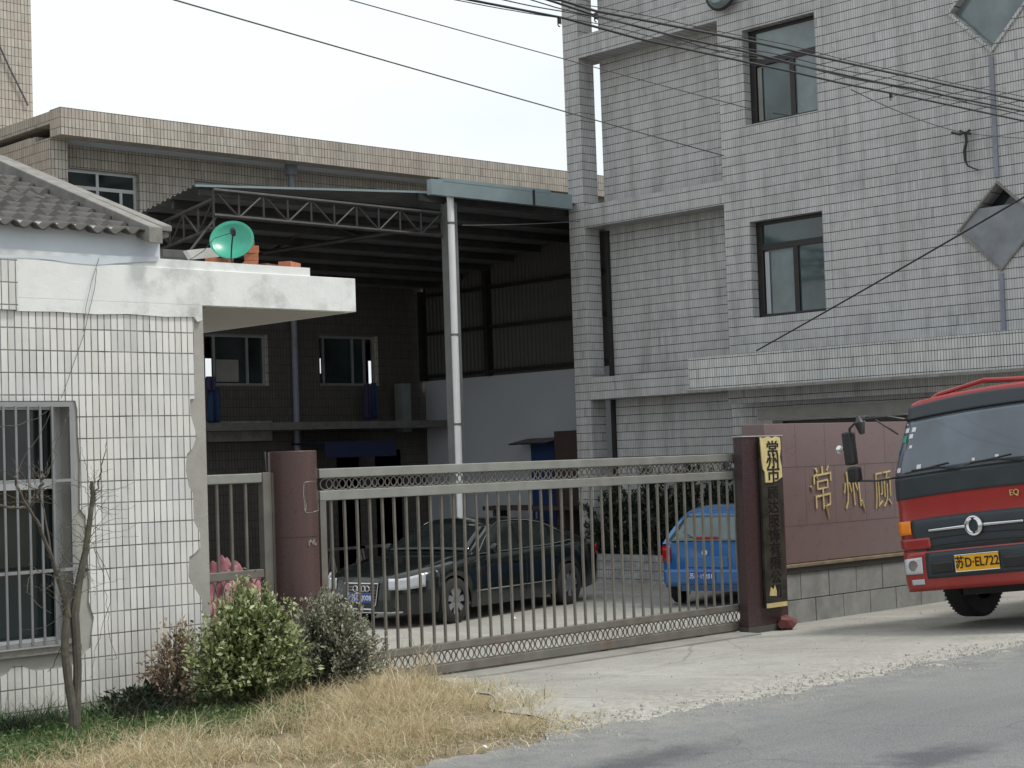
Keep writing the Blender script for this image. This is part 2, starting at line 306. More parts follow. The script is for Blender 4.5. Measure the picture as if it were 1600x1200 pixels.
# ------------------------------------------------------------------ mesh helpers
def link(o): scene.collection.objects.link(o); return o
def absloc(o):
    v = Vector((0, 0, 0))
    while o is not None: v += Vector(o.location); o = o.parent
    return v
def T(name, label, cat, loc=(0, 0, 0), rz=0., group=None):
    o = link(bpy.data.objects.new(name, None)); o.location = loc; o.rotation_euler = (0, 0, rz)
    o['label'] = label; o['category'] = cat; o.empty_display_size = .2
    if group: o['group'] = group
    return o
class MB:
    def __init__(s): s.v = []; s.f = []
    def add(s, vs, fs):
        k = len(s.v); s.v += [tuple(p) for p in vs]; s.f += [tuple(i+k for i in f) for f in fs]; return s
    def box(s, x0, x1, y0, y1, z0, z1):
        x0, x1 = sorted((x0, x1)); y0, y1 = sorted((y0, y1)); z0, z1 = sorted((z0, z1))
        return s.add([(x0, y0, z0), (x1, y0, z0), (x1, y1, z0), (x0, y1, z0), (x0, y0, z1), (x1, y0, z1), (x1, y1, z1), (x0, y1, z1)],
                     [(0, 3, 2, 1), (4, 5, 6, 7), (0, 1, 5, 4), (1, 2, 6, 5), (2, 3, 7, 6), (3, 0, 4, 7)])
    def bar(s, a, b, w, h=None, up=(0, 0, 1)):
        a, b = Vector(a), Vector(b); h = h or w; d = (b-a).normalized(); upv = Vector(up)
        if abs(d.dot(upv)) > .98: upv = Vector((1, 0, 0))
        r = d.cross(upv).normalized(); u = r.cross(d)
        vs = [p + r*(sx*w/2) + u*(sy*h/2) for p in (a, b) for sx, sy in ((-1, -1), (1, -1), (1, 1), (-1, 1))]
        return s.add(vs, [(3, 2, 1, 0), (4, 5, 6, 7), (0, 1, 5, 4), (1, 2, 6, 5), (2, 3, 7, 6), (3, 0, 4, 7)])
    def tube(s, pts, r, n=8, cap=True):
        pts = [Vector(p) for p in pts]; rs = r if isinstance(r, (list, tuple)) else [r]*len(pts)
        vs, fs = [], []; prev = None
        for i, p in enumerate(pts):
            d = (pts[min(i+1, len(pts)-1)] - pts[max(i-1, 0)])
            d = d.normalized() if d.length > 1e-9 else Vector((0, 0, 1))
            if prev is None:
                a = Vector((0, 0, 1)) if abs(d.z) < .9 else Vector((1, 0, 0)); u = d.cross(a).normalized()
            else: u = (prev - d*prev.dot(d)).normalized()
            prev = u; v = d.cross(u)
            for k in range(n):
                t = 2*math.pi*k/n; vs.append(p + (u*math.cos(t) + v*math.sin(t))*rs[i])
        for i in range(len(pts)-1):
            for k in range(n): fs.append((i*n+k, i*n+(k+1) % n, (i+1)*n+(k+1) % n, (i+1)*n+k))
        if cap: fs.append(tuple(range(n-1, -1, -1))); fs.append(tuple(range((len(pts)-1)*n, len(pts)*n)))
        return s.add(vs, fs)
    def lathe(s, prof, axis='z', c=(0, 0, 0), n=24, closed=False):
        vs, fs = [], []
        for r, h in prof:
            for k in range(n):
                t = 2*math.pi*k/n; a, b = r*math.cos(t), r*math.sin(t)
                vs.append({'z': (c[0]+a, c[1]+b, c[2]+h), 'y': (c[0]+a, c[1]+h, c[2]+b), 'x': (c[0]+h, c[1]+a, c[2]+b)}[axis])
        m = len(prof)
        for i in range(m-1 if not closed else m):
            j = (i+1) % m
            for k in range(n): fs.append((i*n+k, i*n+(k+1) % n, j*n+(k+1) % n, j*n+k))
        if not closed:
            if prof[0][0] > 1e-6: fs.append(tuple(range(n-1, -1, -1)))
            if prof[-1][0] > 1e-6: fs.append(tuple(range((m-1)*n, m*n)))
        return s.add(vs, fs)
    def prism(s, poly, n, t):
        """planar polygon (3d points) thickened by t along n"""
        poly = [Vector(p) for p in poly]; n = Vector(n)*t; k = len(poly)
        tris = tessellate_polygon([poly])
        vs = poly + [p+n for p in poly]
        fs = [tuple(x) for x in tris] + [tuple(i+k for i in reversed(x)) for x in tris] + [(i, (i+1) % k, (i+1) % k+k, i+k) for i in range(k)]
        return s.add(vs, fs)
    def grid(s, fn, nu, nv):
        vs = [fn(i/nu, j/nv) for j in range(nv+1) for i in range(nu+1)]
        fs = [(j*(nu+1)+i, j*(nu+1)+i+1, (j+1)*(nu+1)+i+1, (j+1)*(nu+1)+i) for j in range(nv) for i in range(nu)]
        return s.add(vs, fs)
    def build(s, name, mat, parent=None, smooth=False, bevel=0., weld=False, local=False, solid=0., recalc=True):
        me = bpy.data.meshes.new(name)
        off = Vector((0, 0, 0)) if (local or parent is None) else absloc(parent)
        me.from_pydata([(p[0]-off.x, p[1]-off.y, p[2]-off.z) for p in s.v], [], s.f); me.materials.append(mat)
        bm = bmesh.new(); bm.from_mesh(me)
        if weld: bmesh.ops.remove_doubles(bm, verts=bm.verts, dist=1e-4)
        if recalc: bmesh.ops.recalc_face_normals(bm, faces=bm.faces)
        bm.to_mesh(me); bm.free()
        o = link(bpy.data.objects.new(name, me)); o.parent = parent
        if smooth:
            for p in me.polygons: p.use_smooth = True
            if smooth != 'full': me.set_sharp_from_angle(angle=R_(38))
        if solid:
            md = o.modifiers.new('solid', 'SOLIDIFY'); md.thickness = solid; md.offset = 0
        if bevel:
            md = o.modifiers.new('bevel', 'BEVEL'); md.width = bevel; md.segments = 2; md.limit_method = 'ANGLE'; md.angle_limit = R_(40)
        return o
    def thing(s, name, mat, label, cat, group=None, **k):
        """a thing that is one mesh; origin put at its base"""
        vs = np.array(s.v); c = Vector(((vs[:, 0].min()+vs[:, 0].max())/2, (vs[:, 1].min()+vs[:, 1].max())/2, vs[:, 2].min()))
        s.v = [(p[0]-c.x, p[1]-c.y, p[2]-c.z) for p in s.v]
        o = s.build(name, mat, None, **k); o.location = c; o['label'] = label; o['category'] = cat
        if group: o['group'] = group
        return o
def structure(o): o['kind'] = 'structure'; return o

def text_mb(s, size, org, ux, uy, ext=.004, shear=0., align='CENTER', wide=1., bold=0.):
    c = bpy.data.curves.new('t', 'FONT'); c.body = s; c.size = size; c.extrude = ext; c.shear = shear; c.align_x = align; c.align_y = 'CENTER'; c.offset = bold
    c.resolution_u = 3
    o = bpy.data.objects.new('t', c); link(o); bpy.context.view_layer.update()
    me = bpy.data.meshes.new_from_object(o.evaluated_get(bpy.context.evaluated_depsgraph_get()))
    ux, uy = Vector(ux).normalized(), Vector(uy).normalized(); n = ux.cross(uy); org = Vector(org)
    mb = MB(); mb.add([org + ux*(v.co.x*wide) + uy*v.co.y + n*v.co.z for v in me.vertices], [tuple(p.vertices) for p in me.polygons])
    bpy.data.objects.remove(o); bpy.data.curves.remove(c); bpy.data.meshes.remove(me)
    return mb

def holed_wall(mb, plane, val, outer, holes, depth):
    """front face of an upright wall with openings and their reveals. plane 'X' -> coords (y,z); 'Y' -> (x,z)"""
    P3 = (lambda q, d=0.: Vector((val+d, q[0], q[1]))) if plane == 'X' else (lambda q, d=0.: Vector((q[0], val+d, q[1])))
    loops = [[Vector((q[0], q[1], 0)) for q in outer]] + [[Vector((q[0], q[1], 0)) for q in h] for h in holes]
    tris = tessellate_polygon(loops); flat = [q for l in [outer]+holes for q in l]
    mb.add([P3(q) for q in flat], [tuple(t) for t in tris])
    for h in holes:
        k = len(h); mb.add([P3(q) for q in h] + [P3(q, depth) for q in h], [(i, (i+1) % k, (i+1) % k+k, i+k) for i in range(k)])
    return mb

# ------------------------------------------------------------------ ground
YG = 11.0; YL = 10.95; XR = 22.9; XREC = 23.36; YARD = -.65
def sst(a, b, x): t = min(1, max(0, (x-a)/(b-a))); return t*t*(3-2*t)
def prof(y):
    if y < 7.27: return 0.
    if y < 11: return -.19*(y-7.27)/3.73
    if y < 16: return -.19 - .46*(y-11)/5
    return YARD
def gh(x, y):
    a = prof(y)
    if y < 13:
        k = (1-sst(7.6, 9.9, x))*(1-sst(11.2, 13, y)); a = a*(1-k) + (-.01 - .05*sst(8, 11, y))*k
    return a
def sheet(xs, ys, dz, skip=None, jit=None):
    mb = MB(); nx, ny = len(xs), len(ys); vs = []
    for j, y in enumerate(ys):
        for i, x in enumerate(xs):
            yy = y
            if jit: yy = y + jit(x, j, ny)
            vs.append((x, yy, gh(x, yy)+dz))
    fs = [(j*nx+i, j*nx+i+1, (j+1)*nx+i+1, (j+1)*nx+i) for j in range(ny-1) for i in range(nx-1)]
    return mb.add(vs, fs)
def lin(a, b, n): return [a+(b-a)*i/n for i in range(n+1)]
gx = [-600, -200, -60, -20] + lin(-8, 40, 96) + [60, 200, 600]; gy = [-600, -200, -60, -12] + lin(-4, 32, 108) + [60, 200, 600]
structure(sheet(gx, gy, -.012).build('ground', M['soil'], smooth=True, recalc=False))
def ragged(x): return .10*math.sin(x*1.7+1) + .06*math.sin(x*5.3) + .05*math.sin(x*13.1+2) + .03*math.sin(x*31) + .025*math.sin(x*57+1)
structure(sheet([-300, -80, -20]+lin(-6, 30, 900)+[60, 300], [-2.2, 1, 4, 6.5, 7.27], 0., jit=lambda x, j, n: ragged(x)*.6 if j == n-1 else 0).build('road', M['asphalt'], recalc=False))
def apl(x, y): return x
ap = MB(); vs = []; xsn = lin(0, 1, 160); ysn = lin(7.05, 10.93, 20)
for y in ysn:
    x0 = 7.0 + .55*(y-7.05)
    for t in xsn:
        x = x0 + (60-x0)*t**1.6; x += .12*math.sin(y*5)*(1-t)
        vs.append((x, y, gh(x, y) - .004))
nx = len(xsn); ap.add(vs, [(j*nx+i, j*nx+i+1, (j+1)*nx+i+1, (j+1)*nx+i) for j in range(20) for i in range(nx-1)])
structure(ap.build('driveway', M['concrete'], recalc=False))
structure(sheet(lin(-2, 24.8, 54), lin(10.93, 29.2, 74), -.004).build('yard_pavement', M['concrete'], recalc=False))
_q=0
# loose stones along the ragged road edge
gm = MB()
def stone(mb, x, y, z, r):
    ph = random.random()*6; n = 5
    b = [(x+r*random.uniform(.7, 1.2)*math.cos(ph+6.283*k/n), y+r*random.uniform(.6, 1.1)*math.sin(ph+6.283*k/n), z-.002) for k in range(n)]
    t = [(x+(p[0]-x)*.55, y+(p[1]-y)*.55, z+r*random.uniform(.4, .9)) for p in b]
    mb.add(b+t, [tuple(range(n, 2*n))] + [(k, (k+1) % n, (k+1) % n+n, k+n) for k in range(n)])
for _ in range(2800):
    x = 6.6 + 12*random.random()**1.3; y = 7.26 + ragged(x)*.6 + random.gauss(.06, .2) + .12*math.sin(x*2.7)
    stone(gm, x, y, gh(x, y), random.choice([.004, .005, .006, .006, .008, .010, .015])*random.uniform(.7, 1.1))
for _ in range(180):
    x = random.uniform(8, 20); y = random.uniform(7.3, 10.7); stone(gm, x, y, gh(x, y), random.uniform(.004, .010))
M['grit'] = plain('pale_grit', (.34, .33, .30), .95, 0, .4, 30)
o = gm.build('roadside_gravel', M['grit']); o['kind'] = 'stuff'; o['label'] = 'loose pale gravel scattered along the ragged asphalt edge'; o['category'] = 'gravel'

# ------------------------------------------------------------------ left house
X_L0 = 1.0; XC = 7.105                                   # right corner of the house
house = T('small_house', 'white tiled gatehouse with barred window and flat porch slab beside the gate', 'house', (4.0, 12.0, -.05))
zt0 = U(316, 478, Y=YL).z; ztop = U(100, 403, Y=YL).z
win = dict(x0=3.2, x1=U(110, 800, Y=YL).x, z0=U(60, 1012, Y=YL).z, z1=U(60, 628, Y=YL).z)
w_ = MB()
holed_wall(w_, 'Y', YL, [(X_L0, -.15), (XC, -.15), (XC, zt0), (X_L0, zt0)], [[(win['x0'], win['z0']), (win['x1'], win['z0']), (win['x1'], win['z1']), (win['x0'], win['z1'])]], .2)
w_.add([(XC, YL, -.15), (XC, YL+5, -.4), (XC, YL+5, zt0), (XC, YL, zt0)], [(0, 1, 2, 3)])
w_.add([(X_L0, YL, -.15), (X_L0, YL+5, -.4), (X_L0, YL+5, zt0), (X_L0, YL, zt0)], [(0, 1, 2, 3)])
w_.add([(X_L0, YL+5, -.4), (XC, YL+5, -.4), (XC, YL+5, zt0), (X_L0, YL+5, zt0)], [(0, 1, 2, 3)])
w_.build('wall', M['plaster'], house, recalc=False)
# tile facing: a 12 mm skin with the broken outline where tiles have come off
def PL(x, y, d=-.014): return U(x, y, Y=YL+d)
right = [(303, 495), (303, 560), (304, 623), (297, 624), (297, 645), (304, 670), (307, 682), (301, 700), (292, 710), (290, 735), (295, 760), (301, 770), (303, 815), (312, 832), (313, 855), (303, 866), (296, 870), (294, 900), (299, 912), (308, 925), (315, 937), (317, 1000), (320, 1120)]
hole = [(-60, 627), (118, 626), (121, 640), (122, 680), (125, 720), (125, 795), (134, 807), (136, 850), (138, 880), (140, 912), (139, 940), (147, 965), (144, 985), (142, 1012), (133, 1020), (125, 1031), (112, 1040), (94, 1044), (75, 1046), (56, 1048), (42, 1044), (32, 1039), (19, 1042), (12, 1052), (0, 1060), (-25, 1066), (-60, 1064)]
outer = [(-60, 400), (24, 403), (26, 485)] + [(26+(303-26)*t, 485+10*t) for t in (.3, .6)] + right + [(150, 1128), (-60, 1140)]
inner = hole
poly_o = [PL(*p) for p in outer]
# skin as two bands so that no hole is needed: right of / below / above the window
a = [(-60, 400), (24, 403), (26, 485), (120, 488.5), (210, 492)] + right + [(150, 1128), (-60, 1140)] + list(reversed(hole))
tf = MB(); tf.prism([PL(*p) for p in a], (0, 1, 0), .012)
x0w = PL(-60, 400).x + .02; zb, zc = PL(-60, 1140).z, PL(-60, 400).z
tf.box(X_L0, x0w-.02, YL-.014, YL-.002, -.15, win['z0']-.25); tf.box(X_L0, x0w-.02, YL-.014, YL-.002, win['z1']+.02, zc)
tf.box(X_L0, 3.1, YL-.014, YL-.002, win['z0']-.249, win['z1']+.019)
tf.build('tile_facing', M['tile_white'], house)
# whitewashed band over the tiles + porch slab
xt = U(553, 487, Y=YL).x; zs1 = U(552, 436, Y=YL).z; xs = U(482, 420, Y=YL).x; zs2 = U(482, 419, Y=YL).z
sl = MB(); sl.box(X_L0, xt, YL-.03, YL+3.2, zt0, zs1)
sl.build('porch_slab', M['whitewash'], house, bevel=.004)
sf = MB(); sf.box(XC+.06, xt-.06, YL+.05, YL+3.15, zt0-.006, zt0+.02); sf.build('soffit', M['soffit'], house)
sl = MB(); sl.box(X_L0, xs, YL-.018, YL+.9, zs1-.002, zs2)
pz_ = lambda q: Vector((q.x, q.y, zt0+.002)); sl.prism([pz_(PL(26, 470, -.029)), PL(26, 486, -.029), PL(90, 487, -.029), PL(150, 491, -.029), PL(200, 490.5, -.029), PL(260, 495, -.029), PL(303, 495, -.029), PL(309, 503, -.029), PL(316, 500, -.029), pz_(PL(316, 478, -.029))], (0, 1, 0), .028)
sl.build('render_band', M['whitewash'], house)
sl = MB(); sl.box(X_L0, PL(23.5, 400).x, YL-.044, YL-.031, PL(10, 484).z, PL(10, 405).z); sl.build('tile_patch', M['tile_white'], house)
# upper wall under the roof
xu = U(249, 400, Y=YL+.03).x
sl = MB(); sl.prism([PL(-40, 398, -.034), PL(249, 401, -.034), PL(247, 408, -.034), PL(226, 409, -.034), PL(190, 411, -.034), PL(150, 414, -.034), PL(112, 411, -.034), PL(80, 406, -.034), PL(50, 403, -.034), PL(-40, 402, -.034)], (0, 1, 0), .004); sl.box(X_L0, xu, YL+.02, YL+4.8, zs2-.02, 3.42); sl.build('upper_wall', M['bluewash'], house)
# roof: wavy cement tiles, pitch runs back along +Y
ex = U(230, 371, Y=YL-.10); YE = YL-.10; ez = ex.z
top = U(0, 273, X=ex.x); slope = (top.z-ez)/(top.y-YE)
NX, NY = 420, 150
X0r = 1.0; LEN = 2.6
tl = MB()
def roofpt(u, v):
    x = X0r + (ex.x-.02-X0r)*u; d = LEN*v; pitch = .235; wv = .036*math.cos(2*math.pi*(x/.142)) ; row = (d % pitch)/pitch
    wob = .012*math.sin(math.floor(d/pitch)*3.1+math.floor(x/.142)*1.7)
    z = ez + d*slope + wv*.62 + (1-row)*.034 + wob*.6
    return (x, YE + d, z)
vs, fs = [], []
nrow = int(LEN/.235)
for r in range(nrow):
    for k in (0., .999):
        for i in range(NX+1): vs.append(roofpt(i/NX, (r+k)*.235/LEN))
for r in range(2*nrow-1):
    for i in range(NX): fs.append((r*(NX+1)+i, r*(NX+1)+i+1, (r+1)*(NX+1)+i+1, (r+1)*(NX+1)+i))
tl.add(vs, fs); o = tl.build('roof_tiles', M['roof_tile'], house, smooth=True, solid=.014, recalc=False)
# back pitch and underside board so the roof is solid from the side
rb = MB(); ridge_y = YE+LEN; rz = ez+LEN*slope
rb.add([(X0r, YL+.12, ez-.02), (ex.x-.03, YL+.12, ez-.02), (ex.x-.03, ridge_y, rz-.03), (X0r, ridge_y, rz-.03), (X0r, ridge_y+2.6, ez), (ex.x-.03, ridge_y+2.6, ez)],
       [(0, 1, 2, 3), (3, 2, 5, 4), (0, 4, 5, 1), (1, 5, 2), (0, 3, 4)])
rb.build('roof', M['roof_tile'], house)
vg = MB()
c0 = Vector((ex.x-.02, YE-.06, ez-.02)); c1 = Vector((ex.x-.02, ridge_y, ez+(LEN+.1)*slope))
wv = .115; th = .095
vs = []
for c in (c0, c1): vs += [c+Vector((0, 0, -.03)), c+Vector((wv, 0, -.03)), c+Vector((wv, 0, th)), c+Vector((0, 0, th))]
vg.add(vs, [(3, 2, 1, 0), (4, 5, 6, 7), (0, 1, 5, 4), (1, 2, 6, 5), (2, 3, 7, 6), (3, 0, 4, 7)])
vg.box(c0.x+wv, c0.x+wv+.09, c0.y+.06, c0.y+.2, c0.z+.03, c0.z+.08)
vs = [];
for c in (c0+Vector((0, .03, .03)), c1): vs += [c+Vector((wv, 0, .04)), c+Vector((wv+.10, 0, .04)), c+Vector((wv+.10, 0, th-.01)), c+Vector((wv, 0, th-.01))]
vg.add(vs, [(3, 2, 1, 0), (4, 5, 6, 7), (0, 1, 5, 4), (1, 2, 6, 5), (2, 3, 7, 6), (3, 0, 4, 7)])
vg.build('verge', M['concrete_old'], house, bevel=.008)
# window of the house
wn = MB().box(win['x0'], win['x1'], YL+.195, YL+.2, win['z0'], win['z1']).build('window', M['glass_dark'], house)
x0, x1, z0, z1 = win['x0'], win['x1'], win['z0'], win['z1']
zm = U(50, 757, Y=YL+.13).z
fr = MB()
for (a_, b_, c_, d_) in ((x0, x1, z0, z0+.05), (x0, x1, z1-.05, z1), (x0, x0+.05, z0+.05, z1-.05), (x1-.05, x1, z0+.05, z1-.05), (x0+.05, x1-.05, zm-.035, zm+.035)): fr.box(a_, b_, YL+.12, YL+.17, c_, d_)
for xx in (x1-.62, x1-1.25, x1-1.9): fr.box(xx-.025, xx+.025, YL+.121, YL+.169, z0+.05, zm-.035)
fr.build('window_frame', M['alu'], wn)
MB().box(x0, x1+.04, YL-.05, YL+.12, z0-.045, z0-.001).build('sill', M['concrete_old'], wn)
# barred cage
cg = T('window_grille', 'grey steel burglar bars over the left house window', 'window bars', ((x0+x1)/2, YL-.06, z0)); 
gb = MB(); yb = YL-.06
for zz, hh in ((z1-.02, .035), (U(60, 893, Y=YL-.06).z, .022), (z0+.03, .03), (U(60, 752, Y=YL-.06).z+.0, .02)): gb.box(x0, x1+.0, yb-.012, yb+.012, zz-hh/2, zz+hh/2)
for zz in (z1-.02, z0+.03):
    for xx in (x1-.012, x0+.5): gb.box(xx-.012, xx+.012, yb+.013, YL-.001, zz-.012, zz+.012)
gb.box(x1-.03, x1, yb-.013, yb+.0125, z0+.02, z1-.03)
gb.build('grille_frame', M['win_alu_grey'], cg)
xx = U(81, 700, Y=yb).x; k = 0
step = (U(81, 700, Y=yb).x-U(24, 700, Y=yb).x)/3
while xx > x0 and k < 24:
    MB().tube([(xx, yb-.014, z0+.03), (xx, yb-.014, z1-.03)], .0095, 6).build('bar', M['win_alu_grey'], cg, smooth=True); xx -= step; k += 1
# wire scrawl, loose wires on the house wall
lw = MB()
lw.tube([PL(151, 420, -.05), PL(148, 450, -.05), PL(136, 500, -.05), PL(132, 520, -.03), PL(118, 560, -.04), PL(104, 600, -.05), PL(96, 622, -.05)], .0022, 5)
lw.tube([PL(155, 403, -.04), PL(143, 440, -.06), PL(134, 480, -.05), PL(130, 518, -.04)], .002, 5)
lw.thing('loose_wire', M['cable_grey'], 'thin loose wire hanging down the white tiled wall above the barred window', 'wire')
lw = MB(); lw.tube([U(218+x_, 402+y_, Y=YL+.19) for x_, y_ in ((-8, -1), (6, -4), (20, -5), (22, -2), (26, 3), (28, 9), (22, 14), (14, 10), (8, 2), (6, -3))], .003, 5)
lw.thing('wire_loop', M['cable_grey'], 'small loop of thin wire on the blue washed wall under the roof corner', 'wire')

# satellite dish on the porch slab
dp = U(363, 378, Y=YL+.12); rad = 34/ (FPX/ (dp-Vector((0, 0, EYE))).dot(_F))
base = Vector((dp.x+.03, YL+.18, zs2))
dish = T('satellite_dish', 'small green satellite dish standing on the porch slab among bricks', 'satellite dish', base)
axis = (Vector((0, 0, EYE)) - dp); axis.z = 0; axis.normalize(); axis = (axis*math.cos(R_(24)) + Vector((0, 0, 1))*math.sin(R_(24))); 
axis = (axis + _R*-.12).normalized()
q = axis.to_track_quat('Z', 'Y').to_matrix()
mb = MB(); n = 40; vs = []; rr = 8
for i in range(rr+1):
    r = rad*i/rr
    for k in range(n): t = 2*math.pi*k/n; vs.append(dp + q @ Vector((r*math.cos(t), r*math.sin(t)*1.0, .38*r*r/rad - .18*rad)))
mb.add(vs, [(i*n+k, i*n+(k+1) % n, (i+1)*n+(k+1) % n, (i+1)*n+k) for i in range(rr) for k in range(n)])
mb.build('reflector', M['dish'], dish, smooth='full', solid=.006)
rm = MB(); rm.tube([dp + q @ Vector((rad*math.cos(t), rad*math.sin(t), .20*rad)) for t in [2*math.pi*k/40 for k in range(41)]], .0035, 6); rm.build('rim', M['dish'], dish, smooth=True)
lt = MB(); feed = dp + q @ Vector((.03, -.02, .0)) + axis*.17
lt.lathe([(.0, -.03), (.018, -.03), (.022, .0), (.022, .03), (.014, .05), (0, .05)], 'z', (0, 0, 0), 14)
lt.v = [tuple(feed + q @ Vector(p)) for p in lt.v]; lt.build('feed_horn', M['black_plastic'], dish, smooth=True)
ar = MB(); bt = dp + q @ Vector((0, -rad*1.0, .2*rad)) + Vector((.0, 0, -.01))
ar.tube([feed, feed.lerp(bt, .5)+axis*.02, bt, base+Vector((-.0, -.03, .02))], .006, 6); ar.build('feed_arm', M['black_plastic'], dish, smooth=True)
mt = MB(); mt.tube([dp-axis*.03, dp-axis*.09, base+Vector((0, .02, 0))], .013, 8); mt.box(base.x-.06, base.x+.06, base.y-.06, base.y+.06, base.z, base.z+.008); mt.build('mount', M['steel_gate'], dish)
cb = MB(); cb.tube([feed, U(335, 372, Y=YL+.02), U(318, 392, Y=YL+.02), U(300, 404, Y=YL+.06), Vector((U(292, 408, Y=YL+.1).x, YL+.14, zs2+.004))], .0028, 5); cb.build('coax_lead', M['cable'], dish, smooth=True)

# bricks and slabs lying on the porch
def brick(px, py, yaw, z, mat, label, sz=(.24, .115, .055), tilt=0.):
    c = U(px, py, Y=YL+.22); o = MB().box(-sz[0]/2, sz[0]/2, -sz[1]/2, sz[1]/2, 0, sz[2]).build('brick', mat, None, bevel=.004, local=True)
    o.location = (c.x, YL+.22, z); o.rotation_euler = (tilt, 0, yaw); o['label'] = label; o['category'] = 'brick'; o['group'] = 'bricks lying on the porch slab'; return o
zb0 = zs2+.001
B_ = [(401, 0, R_(62), 0, 'brick', 'bottom orange brick of the stack right of the green dish'), (404, 0, R_(55), 1, 'brick', 'second orange brick up in the stack right of the green dish'),
      (402, 0, R_(66), 2, 'brick', 'third orange brick up in the stack right of the green dish'), (397, 0, R_(50), 3, 'brick_dark', 'sooty dark brick on top of the stack beside the green dish'),
      (452, 0, R_(30), 0, 'brick', 'single orange brick near the step of the white slab, right end bright'), (436, 0, R_(20), 0, 'brick_dark', 'dull brown brick lying behind the single orange one'),
      (341, 0, R_(15), 0, 'brick', 'orange brick lying flat under the left of the green dish')]
for (px, _, yaw, lv, mk, lab) in B_:
    o = brick(px, 400, yaw, zb0+lv*.062, M[mk], lab, sz=(.19, .11, .06) if px != 452 else (.2, .11, .065))
    if px == 436: o.location.y += .16
    if px in (401, 404, 402, 397): o.location.y += .1
p0 = [U(292, 391, Y=YL+.35), U(340, 386, Y=YL+.35), U(343, 401, Y=YL+.35), U(300, 405, Y=YL+.35)]
for p in p0: p.z = max(p.z, zb0)
MB().prism(p0, (0, 1, 0), .06).thing('white_slab', M['board_white'], 'dirty white slab fragment lying left of the green dish', 'slab', bevel=.003)
p0 = [U(254, 389, Y=YL+.5), U(291, 391, Y=YL+.5), U(299, 404, Y=YL+.5), U(254, 400, Y=YL+.5)]
for p in p0: p.z = max(p.z, zb0)
MB().prism(p0, (0, 1, 0), .25).thing('stone_slab', M['slab_grey'], 'dark mossy stone slab at the foot of the roof corner', 'slab', bevel=.006)

# ------------------------------------------------------------------ back building (tan tiles)
YB = 29.2
bk = T('workshop_building', 'tan tiled workshop block with flat roof running behind the shed', 'building', (22, 31, YARD))
xb0 = U(57, 178, Y=YB).x; zb1 = 8.38; zb2 = 7.87
mb = MB(); mb.box(xb0, 38, YB-.9, YB-.5, zb2, zb1); mb.box(xb0, 38, YB-.5, 38, zb1-.25, zb1-.02)
mb.build('cornice', M['tile_brown'], bk)
MB().box(xb0+.32, 38, YB-.499, YB+.04, zb2+.02, zb2+.14).build('cornice_soffit', M['bluewash'], bk)
YW = YB+.05
def W2(px, py, Y=YW): p = U(px, py, Y=Y); return (p.x, p.z)
def rect(xa, ya, xb_, yb_, Y=YW):
    x0_, z1_ = W2(xa, ya, Y); x1_, z0_ = W2(xb_, yb_, Y); return [(x0_, z0_), (x1_, z0_), (x1_, z1_), (x0_, z1_)]
winsB = [('u', rect(94, 260, 219, 345)), ('u', rect(305, 282, 425, 360)), ('d', rect(318, 520, 420, 603)), ('d', rect(497, 523, 592, 603))]
hs = [r for _, r in winsB]
wl = MB(); holed_wall(wl, 'Y', YW, [(xb0, YARD-.05), (38, YARD-.05), (38, zb2+.1), (xb0, zb2+.1)], hs, .2)
wl.box(xb0-.0, xb0+.35, YB-.5, YW-.002, YARD, zb2)
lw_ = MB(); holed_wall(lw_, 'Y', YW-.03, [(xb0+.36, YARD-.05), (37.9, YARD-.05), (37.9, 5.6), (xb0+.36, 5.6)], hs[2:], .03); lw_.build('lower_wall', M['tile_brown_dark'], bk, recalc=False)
# far wall with openings: daylight shows through the rooms
YF = 37.0
def hole_far(xa, ya, xb_, yb_): return rect(xa, ya, xb_, yb_, YF)
far = [hole_far(314, 560, 340, 591), hole_far(494, 560, 511, 584), hole_far(570, 564, 592, 601)]
holed_wall(wl, 'Y', YF, [(xb0-4, YARD-.05), (38, YARD-.05), (38, zb2+.1), (xb0-4, zb2+.1)], far, -.15)
wl.add([(xb0, YW, YARD), (xb0, YF, YARD), (xb0, YF, zb2+.1), (xb0, YW, zb2+.1)], [(0, 1, 2, 3)])
wl.add([(38, YW, YARD), (38, YF, YARD), (38, YF, zb2+.1), (38, YW, zb2+.1)], [(0, 1, 2, 3)])
wl.build('wall', M['tile_brown'], bk, recalc=False)
MB().box(xb0+.02, 37.98, YW+.25, YF-.02, zb2-.05, zb2+.12).box(xb0+.02, 37.98, YW+.25, YF-.02, 4.9, 5.05).box(xb0+.02, 37.98, YW+.25, YF-.02, 2.4, 2.5).build('floor_slab', M['soffit'], bk)
